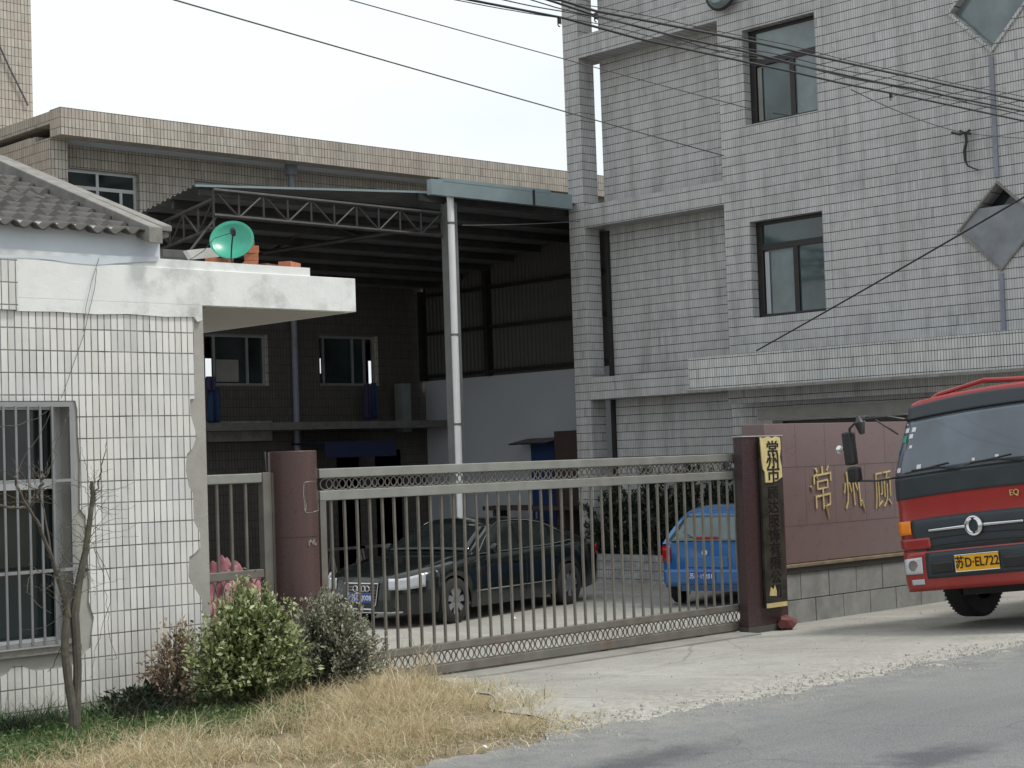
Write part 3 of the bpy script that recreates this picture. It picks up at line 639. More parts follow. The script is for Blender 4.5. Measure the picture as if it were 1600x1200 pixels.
for idx, (kind, r) in enumerate(winsB):
    (xa, za), (xb_, _), (_, zt_), _ = r
    y = YW+.12
    f = MB(); t = .06
    mt = M['alu'] if kind == 'u' else M['win_alu_grey']
    for q in ((xa, xb_, za, za+t), (xa, xb_, zt_-t, zt_), (xa, xa+t, za+t, zt_-t), (xb_-t, xb_, za+t, zt_-t)): f.box(q[0], q[1], y, y+.06, q[2], q[3])
    h = zt_-za; zz = zt_-h*(.36 if kind == 'u' else .33); wd = xb_-xa
    if kind == 'u': f.box(xa+t, xb_-t, y+.001, y+.059, zz-.05, zz+.02)
    cuts = (.5,) if kind == 'u' else ((.2, .72) if idx == 2 else (.13, .62, .82))
    for c in cuts: f.box(xa+wd*c-.03, xa+wd*c+.03, y+.002, y+.058, za+t, zt_-t)
    if kind == 'u': f.box(xa+wd*.8-.03, xa+wd*.8+.03, y+.003, y+.057, za+t, zz-.05)
    fo = f.build('window', mt, bk)
    pn = MB()
    if kind == 'u': pn.box(xa+t, xb_-t, y+.02, y+.03, za+t, zt_-t)
    else:
        for a_, b_ in (((.2, .72), (.72, 1)) if idx == 2 else ((.13, .62), (.62, .80))): pn.box(xa+wd*a_, xa+wd*b_, y+.02, y+.03, za+t, zt_-t)
    pn.build('pane', M['glass_dark'], fo)
    if idx == 2: ps = [U(a, b, Y=YW) for a, b in ((343, 561), (379, 596))]; MB().box(ps[0].x, ps[1].x, y+.012, y+.019, ps[1].z, ps[0].z).build('pale_pane_patch', M['curtain'], fo)  # pale panel: lighter look of the half see-through glass, put in as colour
cu = MB(); r = winsB[0][1]; cu.grid(lambda u, v: (r[0][0]+.75*(r[1][0]-r[0][0]) + .2*(r[1][0]-r[0][0])*u, YW+.17+.012*math.sin(u*30), r[0][1]+.05+(r[2][1]-r[0][1])*.6*v), 40, 2)
M['curtain_red'] = plain('red_flowered_curtain', (.22, .03, .05), .9, 0, .5, 40, (.5, .45, .42), .5); cu.build('curtain', M['curtain_red'], bk, smooth=True)
dpx = U(457, 275, Y=YB-.45)
d = MB(); d.tube([(dpx.x, YB-.4, zb2+.05), (dpx.x, YB-.4, zb2-.2)], .13, 12); d.tube([(dpx.x, YB-.4, zb2-.2), (dpx.x, YB-.4, zb2-.3), (dpx.x+.0, YB-.4, 6.5)], .07, 10)
xp = U(462, 600, Y=YW-.1).x
d.tube([(dpx.x, YB-.4, 6.5), (xp, YW-.1, 6.0), (xp, YW-.1, YARD)], .07, 10); d.build('downpipe', M['pipe_rust'], bk, smooth=True)
MB().box(*[U(*q, Y=YW-.2).x for q in ((320, 660), (420, 660))], YW-.3, YW-.001, U(360, 690, Y=YW).z, U(360, 659, Y=YW).z).build('ledge', M['concrete_old'], bk)
MB().box(xb0, 30, YW-1.2, YW-.001, 2.35, 2.5).build('first_floor_ledge', M['slab_grey'], bk)
# door openings under the ledge (dark)
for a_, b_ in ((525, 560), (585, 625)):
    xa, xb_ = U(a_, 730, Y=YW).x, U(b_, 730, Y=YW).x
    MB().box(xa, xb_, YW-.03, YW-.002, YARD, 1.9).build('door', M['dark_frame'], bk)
# tower behind left
xt_ = U(50, 100, Y=31.2).x
MB().box(xt_-7, xt_, 31.2, 36, YARD, 13.5).thing('stair_tower', M['tile_brown'], 'tall tan tiled stair tower rising at the left edge', 'tower')
p = [U(-6, 60, Y=31.15), U(12, 100, Y=31.15), U(44, 165, Y=31.15)]
MB().tube(p, .02, 5).thing('wall_wire', M['cable_grey'], 'thin wire slanting down the face of the tan stair tower', 'wire')

# hanging clothes and blue awning
def cloth(name, pxs, Y, mat, label, cat='cloth', amp=.05):
    (x0_, y0_), (x1_, y1_) = pxs; a_ = U(x0_, y0_, Y=Y); b_ = U(x1_, y1_, Y=Y); wd = b_.x-a_.x; h = a_.z-b_.z
    mb = MB(); mb.grid(lambda u, v: (a_.x+wd*(u+.06*math.sin(v*5)*(u-.5)), Y+amp*math.sin(u*11+v*2)*(.3+v), a_.z-h*v), 18, 8)
    return mb.thing(name, mat, label, cat, smooth=True, solid=.006)
cloth('hanging_shirt', ((325, 606), (343, 660)), YW-.5, M['blue_cloth'], 'blue garment hung out below the left dark window', 'clothing')
cloth('hanging_coat', ((322, 588), (336, 610)), YW-.6, M['violet_cloth'], 'dark violet garment hung just above the blue one', 'clothing')
cloth('hanging_trousers', ((570, 600), (579, 656)), YW-.5, M['violet_cloth'], 'purple trousers hung below the right dark window', 'clothing')
cloth('hanging_trousers', ((580, 598), (589, 654)), YW-.5, M['blue_cloth'], 'dark blue trousers hung right of the purple pair', 'clothing')
aw = MB(); a_ = U(512, 692, Y=YW-1.3); b_ = U(622, 712, Y=YW-1.3)
aw.prism([(a_.x, YW-1.25, b_.z), (b_.x, YW-1.25, b_.z), (b_.x, YW-1.21, a_.z), (a_.x, YW-1.21, a_.z)], (0, 1, 0), .05)
aw.box(a_.x, b_.x, YW-1.2, YW-.01, a_.z-.02, a_.z+.02)
aw.thing('blue_awning', plain('dark_blue_sheet', (.006, .013, .05), .7), 'long dark blue awning board over the doorway at the back of the shed', 'awning')

# ------------------------------------------------------------------ shed
ZR = 6.36
SLP = .13
def zroof(y): return ZR - SLP*(y-22.5)
def UR(px, py):
    d = CF*FPX + CR*(px-800) + CU*(600-py); t = (ZR + SLP*22.5 - EYE)/(d.z+SLP*d.y); return Vector((0, 0, EYE))+d*t
K0 = UR(305, 290); K1 = UR(700, 303); K2 = Vector((22.82, 22.45, ZR)); side = UR(222, 332); dsv = (side-K0).normalized()
K3 = K0 + dsv*((29.1-K0.y)/dsv.y)
shed = T('open_shed', 'open steel shed with corrugated roof spanning the yard', 'shed', (20, 25.5, YARD))
rf = MB(); outl = [K0, K1, K2, Vector((24.75, 22.45, ZR)), Vector((24.75, 29.1, ZR)), K3]
# corrugated roof: ribs run along X; clip by outline
def xlim(y):
    if y <= K0.y: t = (y-K1.y)/(K0.y-K1.y) if abs(K0.y-K1.y) > 1e-6 else 0; return K1.x+(K0.x-K1.x)*max(0, min(1, t))
    return K0.x+(K3.x-K0.x)*(y-K0.y)/(K3.y-K0.y)
ys = lin(22.45, 29.215, 170); vs = []
for i, y in enumerate(ys):
    z = zroof(y) + (.022 if (i % 4) in (0, 1) else -.005)
    for t in (0, .5, 1): x0_ = xlim(y); vs.append((x0_+(24.75-x0_)*t, y, z))
rf.add(vs, [(j*3+i, j*3+i+1, (j+1)*3+i+1, (j+1)*3+i) for j in range(170) for i in range(2)])
rf.build('roof_sheet', M['dark_sheet'], shed, solid=.006, recalc=False)
pu = MB()
y = 22.75
while y < 29: pu.box(xlim(y)+.1, 24.6, y-.03, y+.03, zroof(y)-.14, zroof(y)-.015); y += .82
pu.build('purlins', M['truss_steel'], shed)
ed = MB(); ed.bar(K0+Vector((0, 0, .0)), K1+Vector((-.35, 0, .0)), .02, .035); ed.build('roof_edge', M['fascia'], shed)
# fascia gutter box
fa = MB(); f0 = U(668, 283, Y=22.42); f1 = U(888, 303, Y=22.42)
fa.box(f0.x, f1.x, 22.32, 22.44, 6.25, 6.52); fa.box(f0.x+.28, f0.x+2.9, 22.315, 22.46, 6.50, 6.56)
fa.build('fascia', M['fascia'], shed)
fa = MB(); xx = U(835, 310, Y=22.3).x; fa.box(xx-.02, xx+.02, 22.30, 22.318, 6.25, 6.53); fa.build('fascia_seam', M['dark_frame'], shed)
# column + drain pipe
c_ = U(717, 500, Y=22.55).x
MB().box(c_-.09, c_+.09, 22.6, 22.85, YARD, ZR-.15).build('column', M['shed_steel'], shed, bevel=.01)
pp = U(708.5, 500, Y=22.5).x
dp_ = MB(); dp_.tube([(pp, 22.48, 6.27), (pp, 22.48, YARD+.1)], .062, 14)
dp_.build('drainpipe', M['white_paint'], shed, smooth=True)
for py in (349, 523, 663): z = U(708, py, Y=22.48).z; MB().lathe([(.064, -.02), (.07, -.018), (.07, .018), (.064, .02)], 'z', (pp, 22.48, z), 14, closed=True).build('pipe_collar', M['steel_gate'], shed, smooth=True)
q = U(635, 560, X=24.55); MB().box(24.45, 24.65, q.y-.1, q.y+.1, YARD, zroof(q.y)-.15).build('column', M['truss_steel'], shed, bevel=.01)
cg_ = K3+Vector((.3, -.3, 0)); MB().box(cg_.x-.09, cg_.x+.09, cg_.y-.09, cg_.y+.09, YARD, zroof(cg_.y)-.15).build('column', M['truss_steel'], shed, bevel=.01)
# front truss
def truss(A, B, z0_, z1_, n, name='truss'):
    A = Vector(A); B = Vector(B); mb = MB()
    mb.tube([(A.x, A.y, z0_), (B.x, B.y, z0_)], .035, 8); mb.tube([(A.x, A.y, z1_), (B.x, B.y, z1_)], .035, 8)
    for i in range(n+1):
        p = A.lerp(B, i/n); mb.tube([(p.x, p.y, z0_), (p.x, p.y, z1_)], .018, 6)
        if i < n:
            q = A.lerp(B, (i+1)/n); a2, b2 = ((p, q) if i % 2 else (q, p)); mb.tube([(a2.x, a2.y, z0_), (b2.x, b2.y, z1_)], .018, 6)
    return mb.build(name, M['truss_steel'], shed, smooth=True)
A0 = U(337, 338, Z=5.58); B0 = Vector((19.75, 22.72, 0))
truss((A0.x, A0.y+.05, 0), B0, 5.60, 6.0, 10)
s2 = U(235, 392, Z=5.45); dd = (s2-A0).normalized(); truss((A0.x, A0.y+.06, 0), A0+dd*3.0, 5.40, 5.85, 4)
# back brace truss
tb = MB(); e0 = U(686, 352, X=19.9); e1 = U(412, 395, Y=26.6)
tb.tube([e0, e1], .045, 8)
h0 = U(500, 346, Y=25.2); tb.tube([U(427, 391, Y=26.5), h0], .03, 6); tb.tube([h0, U(567, 371, X=19.9)], .03, 6); tb.tube([U(412, 395, Y=26.6), U(370, 372, Y=26.6)], .03, 6)
tb.build('brace', M['truss_steel'], shed, smooth=True)
tb = MB(); tb.tube([U(337, 340, Z=5.7), U(297, 392, Z=4.9)], .02, 6); tb.build('brace', M['truss_steel'], shed, smooth=True)
# right-hand cladding wall of the shed with girts
XS = 24.72
cw = MB(); ys = lin(22.5, 29.15, 220); vs = []
for i, y in enumerate(ys):
    x = XS + (.0 if (i % 4) < 2 else .03); vs += [(x, y, 3.38), (x, y, zroof(y)+.04)]
cw.add(vs, [(2*i, 2*i+2, 2*i+3, 2*i+1) for i in range(220)]); cw.build('side_cladding', M['dark_wall'], shed, recalc=False, solid=.004)
gt = MB()
for z in (3.50, 4.45, 5.3): gt.box(XS-.1, XS-.02, 22.5, 29.1, z-.035, z+.035)
for px in (765, 663): yy = U(px, 560, X=XS-.05).y; gt.box(XS-.16, XS-.02, yy-.06, yy+.06, 3.4, zroof(yy)-.1)
gt.build('girt', M['dark_frame'], shed)
bw = MB().box(XS-.03, XS+.2, 22.3, 29.12, YARD-.02, 3.40)
bw.build('masonry_wall', M['white_wall'], shed)
MB().box(XS-.036, XS-.031, 22.3, 29.12, 1.93, 1.945).build('wall_line', M['soffit'], shed)
bx = U(626, 640, Y=29.0)
MB().box(bx.x-.2, bx.x+.05, 28.7, 28.95, U(626, 675, Y=28.9).z, U(626, 600, Y=28.9).z).build('meter_box', M['shed_steel'], shed)
# things by the white wall
xa = XS-.04
y0_, y1_ = U(832, 700, X=xa).y, U(868, 700, X=xa).y
bd = T('blue_door', 'blue steel door in the white shed wall', 'door', (xa, (y0_+y1_)/2, YARD))
MB().box(xa-.05, xa-.002, y1_, y0_, YARD+.02, U(850, 691, X=xa).z).build('door_leaf', M['blue_sheet'], bd)
MB().box(xa-.07, xa-.052, y0_-.14, y0_-.1, .35, .5).build('handle', M['alu'], bd)
ya, yb2 = U(808, 690, X=xa-.3).y, U(868, 690, X=xa-.3).y; za_ = U(830, 690, X=xa-.3).z
MB().prism([(xa-.55, ya, za_-.06), (xa-.55, yb2, za_-.06), (xa-.002, yb2, za_+.04), (xa-.002, ya, za_+.04)], (0, 0, 1), .03).thing('door_canopy', M['dark_frame'], 'thin dark canopy sheet over the blue door', 'canopy')
cr = T('storage_cupboard', 'tall dark brown cupboard standing against the white shed wall', 'cupboard', (xa-.4, 22.9, YARD))
ya, yb2 = U(866, 700, X=xa-.5).y, U(906, 700, X=xa-.5).y
MB().box(xa-.5, xa-.02, yb2, ya, YARD+.1, U(885, 673, X=xa-.5).z).build('cabinet_body', M['brown_crate'], cr, bevel=.01)
for zz in (.2, 1.1): MB().box(xa-.52, xa-.501, yb2+.03, ya-.03, zz-.6, zz+.25).build('cabinet_door', M['brown_crate'], cr, bevel=.004)
for yy in (yb2+.05, ya-.05): MB().box(xa-.48, xa-.43, yy-.025, yy+.025, YARD, YARD+.1).build('foot', M['dark_frame'], cr)
wb0, wb1 = U(765, 800, X=23.9), U(905, 800, X=23.9)
bn = T('plank_bench', 'low bench of brown planks behind the black car', 'bench', (23.9, (wb0.y+wb1.y)/2, YARD))
zt__ = U(830, 790, X=23.9).z
MB().box(23.7, 24.2, wb1.y, wb0.y, zt__-.09, zt__).build('seat', M['brown_crate'], bn, bevel=.01)
for yy in (wb1.y+.3, wb0.y-.3): MB().box(23.75, 24.15, yy-.04, yy+.04, YARD, zt__-.091).build('leg', M['brown_crate'], bn)
# trestles leaning near the doorway
def trestle(px, label):
    c = U(px, 880, Y=21.5); c.z = YARD; t = T('steel_trestle', label, 'trestle', (c.x, 21.5, YARD), group='steel trestles in the dark shed')
    top_ = .95
    MB().bar((c.x-.35, 21.5, YARD+top_), (c.x+.35, 21.5, YARD+top_), .04).build('top_rail', M['truss_steel'], t)
    for sx in (-1, 1):
        for sy in (-1, 1): MB().tube([(c.x+sx*.3, 21.5, YARD+top_), (c.x+sx*.3, 21.5+sy*.28, YARD)], .014, 6).build('leg', M['truss_steel'], t, smooth=True)
        MB().tube([(c.x+sx*.3, 21.34, YARD+.42), (c.x+sx*.3, 21.66, YARD+.42)], .01, 6).build('brace', M['truss_steel'], t, smooth=True)
trestle(543, 'steel trestle nearer the round pillar, seen through the gate bars'); trestle(585, 'steel trestle just left of the black car, seen through the gate bars')

# ------------------------------------------------------------------ right building
rbd = T('factory_building', 'grey tiled three storey factory block with open corner frame and diamond windows', 'building', (26, 16, YARD))
ZT = 12.4
yM = U(1130, 300, X=XR).y
def QX(px, py): p = U(px, py, X=XR); return (p.y, p.z)
def rectX(a_, b_):
    (y1_, z1_), (y0_, z0_) = QX(*a_), QX(*b_); return [(y0_, z0_), (y1_, z0_), (y1_, z1_), (y0_, z1_)]
w1 = rectX((1159, 48), (1280, 172)); w2 = rectX((1171, 347), (1295, 485))
def diamond(cx, cy, hw, top_, bot):
    c = QX(cx, cy); l = QX(cx-hw, cy+.15*hw); t = QX(cx-1, top_); b = QX(cx+1, bot); w = l[0]-c[0]; h = (t[1]-b[1])/2; cz = (t[1]+b[1])/2
    return [(c[0]-w, cz), (c[0], cz-h), (c[0]+w, cz), (c[0], cz+h)]
d1 = diamond(1547, 5, 61, -66, 76); d2 = diamond(1562, 352, 61, 287, 419)
zc0 = 2.66
yend = 9.0; zlb = U(1250, 655, X=XR).z
lob = [(9.6, -.65+.9), (18.35, -.65+.9), (18.35, 2.32), (9.6, 2.32)]
wl = MB(); holed_wall(wl, 'X', XR, [(yend, YARD-.05), (yM, YARD-.05), (yM, ZT), (yend, ZT)], [w1, w2, d1, d2, [(yend+.4, zlb), (18.0, zlb), (18.0, -.2), (yend+.4, -.2)][::-1]], .28)
# extra windows out of frame are left out; end walls and roof
wl.add([(XR, yM, YARD), (XREC, yM, YARD), (XREC, yM, ZT), (XR, yM, ZT)], [(0, 1, 2, 3)])
wl.add([(XR, yend, YARD), (38, yend, YARD), (38, yend, ZT), (XR, yend, ZT)], [(0, 1, 2, 3)])
yr = U(944, 300, X=XREC).y
wl.box(XREC, XREC+.25, yM-.01, yr, YARD-.05, ZT)
wl.add([(XREC+.25, yr, YARD), (38, yr, YARD), (38, yr, ZT), (XREC+.25, yr, ZT)], [(0, 1, 2, 3)])
wl.add([(XR, yend, ZT), (38, yend, ZT), (38, yr, ZT), (XREC, yr, ZT), (XREC, yM, ZT), (XR, yM, ZT)], [(0, 1, 2, 3, 4, 5)])
wl.build('wall', M['tile_grey'], rbd, recalc=False)
yP0, yP1 = U(911, 300, X=XR).y, U(887.5, 300, X=XR).y
MB().box(XR, XR+.40, yP0, yP1, YARD-.05, ZT).build('pillar', M['tile_grey'], rbd)
bmz = []
for py in (349, 523, 663): pass
for i, zb_ in enumerate((2.66, 5.90, 9.12)):
    b = MB(); b.box(XR+.001, XREC-.001, yM+.001, yP0-.001, zb_, zb_+.12); b.box(XR+.002, XR+.25, yM+.001, yP0-.001, zb_+.12, zb_+.42)
    b.box(XR+.401, XREC+.2, yP0, yP1-.02, zb_+.0, zb_+.3)
    b.build('beam', M['tile_grey'], rbd)
b = MB(); b.box(XR+.401, XREC-.001, yr-.35, yP0-.002, 2.66+.12, 2.66+.30); b.build('beam', M['tile_grey'], rbd)
# plinth / planter wall of the bay
lwz0 = U(960, 866, X=XR-.5).z
MB().box(XR-.62, XR-.42, U(1062, 880, X=XR-.5).y, U(917, 880, X=XR-.5).y, YARD-.05, lwz0).thing('planter_wall', M['tile_grey'], 'low grey tiled planter wall beside the corner pillar', 'low wall')
MB().box(XR-.014, XR-.001, U(1296, 300, X=XR).y, U(1284, 300, X=XR).y, 3.21, ZT).build('pilaster', M['tile_grey'], rbd)
# windows with frames
def win_x(r, transom, mull, glassmat, lab):
    (y0_, z0_), (y1_, _), (_, z1_), _ = r; x = XR+.17; t = .06
    f = MB()
    for q in ((y0_, y1_, z0_, z0_+t), (y0_, y1_, z1_-t, z1_), (y0_, y0_+t, z0_+t, z1_-t), (y1_-t*2.2, y1_, z0_+t, z1_-t)): f.box(x, x+.07, q[0], q[1], q[2], q[3])
    zz = z1_-(z1_-z0_)*transom; f.box(x-.002, x+.072, y0_+t, y1_-t, zz-.05, zz+.05)
    ym = y0_+(y1_-y0_)*mull; f.box(x+.001, x+.069, ym-.05, ym+.05, z0_+t, zz-.05)
    fo = f.build('window', M['dark_frame'], rbd)
    MB().box(x+.03, x+.04, y0_+t, y1_-t, zz+.03, z1_-t).build('pane', glassmat[0], fo)
    MB().box(x+.032, x+.042, y0_+t, ym-.03, z0_+t, zz-.03).build('pane', glassmat[1], fo)
    MB().box(x+.05, x+.06, ym+.03, y1_-t, z0_+t, zz-.03).build('pane', glassmat[2], fo)
    return fo, (y0_, y1_, z0_, z1_, ym, zz)
win_x(w1, .35, .42, (M['glass_pale'], M['glass_pale'], M['glass_teal']), '')
win_x(w2, .27, .48, (M['glass_teal'], M['glass_teal'], M['glass_pale']), '')
for r_, zt_, cl in ((w1, .36, 'gold'), (w2, .28, 'white_wall')):
    h_ = r_[2][1]-r_[0][1]; MB().box(XR+.195, XR+.20, r_[1][0]-.24, r_[1][0]-.15, r_[0][1]+.07, r_[2][1]-h_*zt_-.06).build('curtain_strip', M['curtain' if cl == 'gold' else 'white_wall'], rbd)
def ring_d(r, name, mat, wd, x0_, x1_):
    c = Vector(((r[0][0]+r[2][0])/2, (r[1][1]+r[3][1])/2)); mb = MB()
    ins = [c+(Vector(p)-c)*(1-wd) for p in r]; outp = [c+(Vector(p)-c)*1.0 for p in r]
    vs = [(x, p[0], p[1]) for x in (x0_, x1_) for l in (outp, ins) for p in l]
    fs = []
    for i in range(4):
        j = (i+1) % 4; fs += [(i, j, 4+j, 4+i), (8+i, 8+j, 12+j, 12+i), (i, j, 8+j, 8+i), (4+i, 4+j, 12+j, 12+i)]
    return mb.add(vs, fs).build(name, mat, rbd)
def scale_d(r, s): c = Vector(((r[0][0]+r[2][0])/2, (r[1][1]+r[3][1])/2)); return [tuple(c+(Vector(p)-c)*s) for p in r]
ring_d(scale_d(d1, 1.10), 'window_surround', M['tile_grey'], .09, XR-.035, XR-.001)
ring_d(scale_d(d2, 1.07), 'window_surround', M['concrete_old'], .06, XR-.035, XR-.001)
dg = MB(); dg.prism([(XR+.12, p[0], p[1]) for p in d1], (1, 0, 0), .02); dg.build('pane', M['glass_pale'], rbd)
dg = MB(); dg.prism([(XR+.27, p[0], p[1]) for p in d2], (1, 0, 0), .02); dg.build('pane', M['glass_dark'], rbd)
cc = d2; top_cut = cc[3][1]-.33
def lerp2(a_, b_, z): t = (z-a_[1])/(b_[1]-a_[1]); return (a_[0]+(b_[0]-a_[0])*t, z)
pl = [cc[0], cc[1], cc[2], lerp2(cc[2], cc[3], top_cut), lerp2(cc[0], cc[3], top_cut)]
MB().prism([(XR-.0, p[0], p[1]) for p in pl], (1, 0, 0), .02).build('cover_board', plain('grey_cover_board', (.22, .235, .26), .6, 0, .25, 3, (.32, .37, .40), .5), rbd)
# drain channel between the diamonds
for za_, zb_ in ((cc[3][1]+.1, d1[1][1]-.12), (3.2, cc[1][1]-.08)):
    MB().box(XR-.03, XR-.001, cc[1][0]-.035, cc[1][0]+.035, za_, zb_).build('drain_pipe', M['pipe_rust'], rbd)
# thin vertical joint / pipe at recess corner
MB().box(XREC-.04, XREC-.001, yM+.02, yM+.06, 3.1, ZT-.2).build('drain_pipe', M['dark_frame'], rbd)
MB().box(XREC-.06, XREC-.001, yr-.10, yr-.02, YARD, 5.85).build('drain_pipe', M['dark_frame'], rbd)
# round lamp hood high on the wall
hc = U(1127, -14, X=XR-.12)
rl = T('round_wall_lamp', 'dark rimmed round lamp high on the factory front, cut by the photo top', 'lamp', hc)
MB().lathe([(0, -.16), (.22, -.14), (.30, -.06), (.32, 0), (.30, .02), (0, .02)], 'x', hc, 28).build('lamp_hood', M['glass_pale'], rl, smooth=True)
MB().tube([hc+Vector((-.02, .32*math.cos(t), .32*math.sin(t))) for t in [2*math.pi*k/32 for k in range(33)]], .03, 8).build('rim', M['dark_frame'], rl, smooth=True)
MB().box(hc.x+.03, XR-.001, hc.y-.05, hc.y+.05, hc.z-.05, hc.z+.05).build('bracket', M['dark_frame'], rl)
# entrance canopy
XCN = 21.7; yc1 = U(1075, 560, X=XCN).y; zc1 = 3.2
MB().box(XCN, XCN+.2, yend, yc1, zc0, zc1).box(XCN+.2, XR-.001, yend, yc1, zc1-.35, zc1-.2).box(XCN+.2, XR-.001, yc1-.2, yc1, zc0, zc1-.001).build('canopy', M['tile_pale'], rbd)
MB().box(XCN+.201, XR-.002, yend+.01, yc1-.201, 2.72, 2.80).build('canopy_soffit', M['soffit'], rbd)
MB().box(XCN-.03, XCN-.001, yend, yc1+.02, zc0-.045, zc0+.0).build('drip_edge', M['concrete_old'], rbd)
MB().box(XCN+.75, XCN+.95, yend, yc1-.21, 2.42, 2.719).build('beam', M['tile_grey'], rbd)
# glazed entrance behind the sign wall
eg = MB(); lt_ = U(1188, 641, X=XR-.02); lb_ = U(1320, 652, X=XR-.02)
MB().box(XR-.03, XR-.001, yend, U(1185, 650, X=XR).y, zlb+.02, zlb+.2).build('lintel', M['plaster'], rbd)
for yy in (10, 11.6, 13.2, 14.65, 16.3, 18.1): eg.box(XR+.2, XR+.26, yy-.04, yy+.04, -.1, zlb-.01)
for zz in (-.1, 1.55): eg.box(XR+.201, XR+.259, yend+.45, 17.95, zz-.03, zz+.03)
eo = eg.build('entrance_glazing', M['win_alu_grey'], rbd)
MB().box(XR+.22, XR+.23, yend+.45, 17.95, -.1, zlb-.01).build('pane', M['dark_frame'], eo)
# shrubs behind the gate are made with the plants below

# ------------------------------------------------------------------ gate
px0_ = U(1160, 800, Y=YG-.16).x
gx0 = U(497, 800, Y=YG).x; gx1 = U(1176, 800, Y=YG).x
zg = lambda px, py: U(px, py, Y=YG).z
ZT0 = zg(800, 721.6); zr = [(ZT0-.075, ZT0), (ZT0-.255, ZT0-.175)]
zl1 = zg(800, 990); zl0 = zl1-.062; zb1_ = zg(800, 1022); zb0_ = zg(800, 1036)
gate = T('sliding_gate', 'long grey barred sliding gate with scrollwork bands closing the yard', 'gate', ((gx0+gx1)/2, YG, -.17))
def rail(x0_, x1_, z0_, z1_, mat, par, w_=.06, y=YG): return MB().box(x0_, x1_, y-w_/2, y+w_/2, z0_, z1_).build('rail', mat, par, bevel=.006)
rail(gx0, gx1, zr[0][0], zr[0][1], M['steel_gate_rail'], gate); rail(gx0, gx1, zr[1][0], zr[1][1], M['steel_gate_rail'], gate)
rail(gx0, gx1, zl0, zl1, M['steel_gate'], gate); rail(gx0, gx1, zb0_-.0, zb1_, M['steel_gate'], gate)
for xx in (gx0+.03, gx1-.05):
    MB().box(xx-.03, xx+.03, YG-.029, YG+.029, zb1_, zr[1][0]-.0).build('stile', M['steel_gate'], gate)
n = 42
for i in range(1, n):
    x = gx0 + (gx1-gx0)*i/n + random.uniform(-.004, .004); xb_ = random.uniform(-.006, .006)
    MB().tube([(x, YG, zl1-.005), (x+xb_, YG+random.uniform(-.005, .005), .7), (x, YG, zr[1][0]+.005)], .0138, 8, cap=False).build('bar', M['steel_gate'], gate, smooth=True)
def scroll(z0_, z1_, xa, xb, par, y=YG):
    """flat-bar ornament: overlapping upright ovals with curled ends"""
    mb = MB(); h = z1_-z0_; zc = (z0_+z1_)/2; p = .066; n_ = int((xb-xa)/p); hw = p*.92
    for i in range(n_):
        cx = xa + (i+.5)*(xb-xa)/n_
        pts = [(cx+hw*math.cos(t), y+(.004 if i % 2 else -.004), zc+(h/2-.004)*math.sin(t)) for t in [2*math.pi*k/18 for k in range(19)]]
        mb.tube(pts, .0056, 5, cap=False)
    return mb.build('scrollwork', M['steel_gate'], par, smooth=True)
scroll(zr[1][1], zr[0][0], gx0+.05, gx1-.02, gate); scroll(zb1_, zl0, gx0+.05, gx1-.02, gate)
for xx in (gx0+.7, gx0+3.2, gx1-.9):
    MB().lathe([(0, -.02), (.05, -.02), (.05, .02), (0, .02)], 'y', (xx, YG, -.135), 16).build('roller', M['dark_frame'], gate)
MB().box(gx0-.3, px0_+.0, YG-.34, YG+.2, -.26, -.163).box(gx0-.3, gx1, YG-.012, YG+.012, -.162, -.155).thing('gate_track', plain('stained_track_concrete', (.27, .265, .245), .9, 0, .15, 4, (.13, .12, .10), .6), 'raised concrete threshold with steel rail under the sliding gate', 'gate track')

# side fence
fx0 = XC+.002; fx1 = U(428, 800, Y=YG).x
fz = [U(360, y_, Y=YG).z for y_ in (741, 756, 893, 907)]
sfn = T('side_fence', 'short barred steel fence panel between the white house and the round pillar', 'fence', ((fx0+fx1)/2, YG, -.1))
rail(fx0, fx1-.07, fz[1], fz[0], M['steel_gate_rail'], sfn, .05); rail(fx0, fx1-.07, fz[3], fz[2], M['steel_gate'], sfn, .05)
rail(fx0, fx1-.07, .0, .06, M['steel_gate'], sfn, .05)
MB().box(fx1-.12, fx1-.04, YG-.035, YG+.035, -.1, fz[0]+.004).build('stile', M['steel_gate'], sfn, bevel=.004)
MB().box(fx1-.035, fx1, YG-.03, YG+.04, -.1, fz[0]).build('stile', M['steel_gate'], sfn)
for px in (340, 362, 385):
    x = U(px, 820, Y=YG).x; MB().tube([(x, YG, fz[2]-.003), (x, YG, fz[1]+.003)], .0125, 8, cap=False).build('bar', M['steel_gate'], sfn, smooth=True)
scroll(.25, fz[3], fx0+.01, fx1-.13, sfn)
for px in (346, 368, 391): x = U(px, 820, Y=YG).x; MB().tube([(x, YG, .06), (x, YG, .25)], .0125, 8, cap=False).build('bar', M['steel_gate'], sfn, smooth=True)
rail(fx0, fx1-.12, .22, .25, M['steel_gate'], sfn, .04)

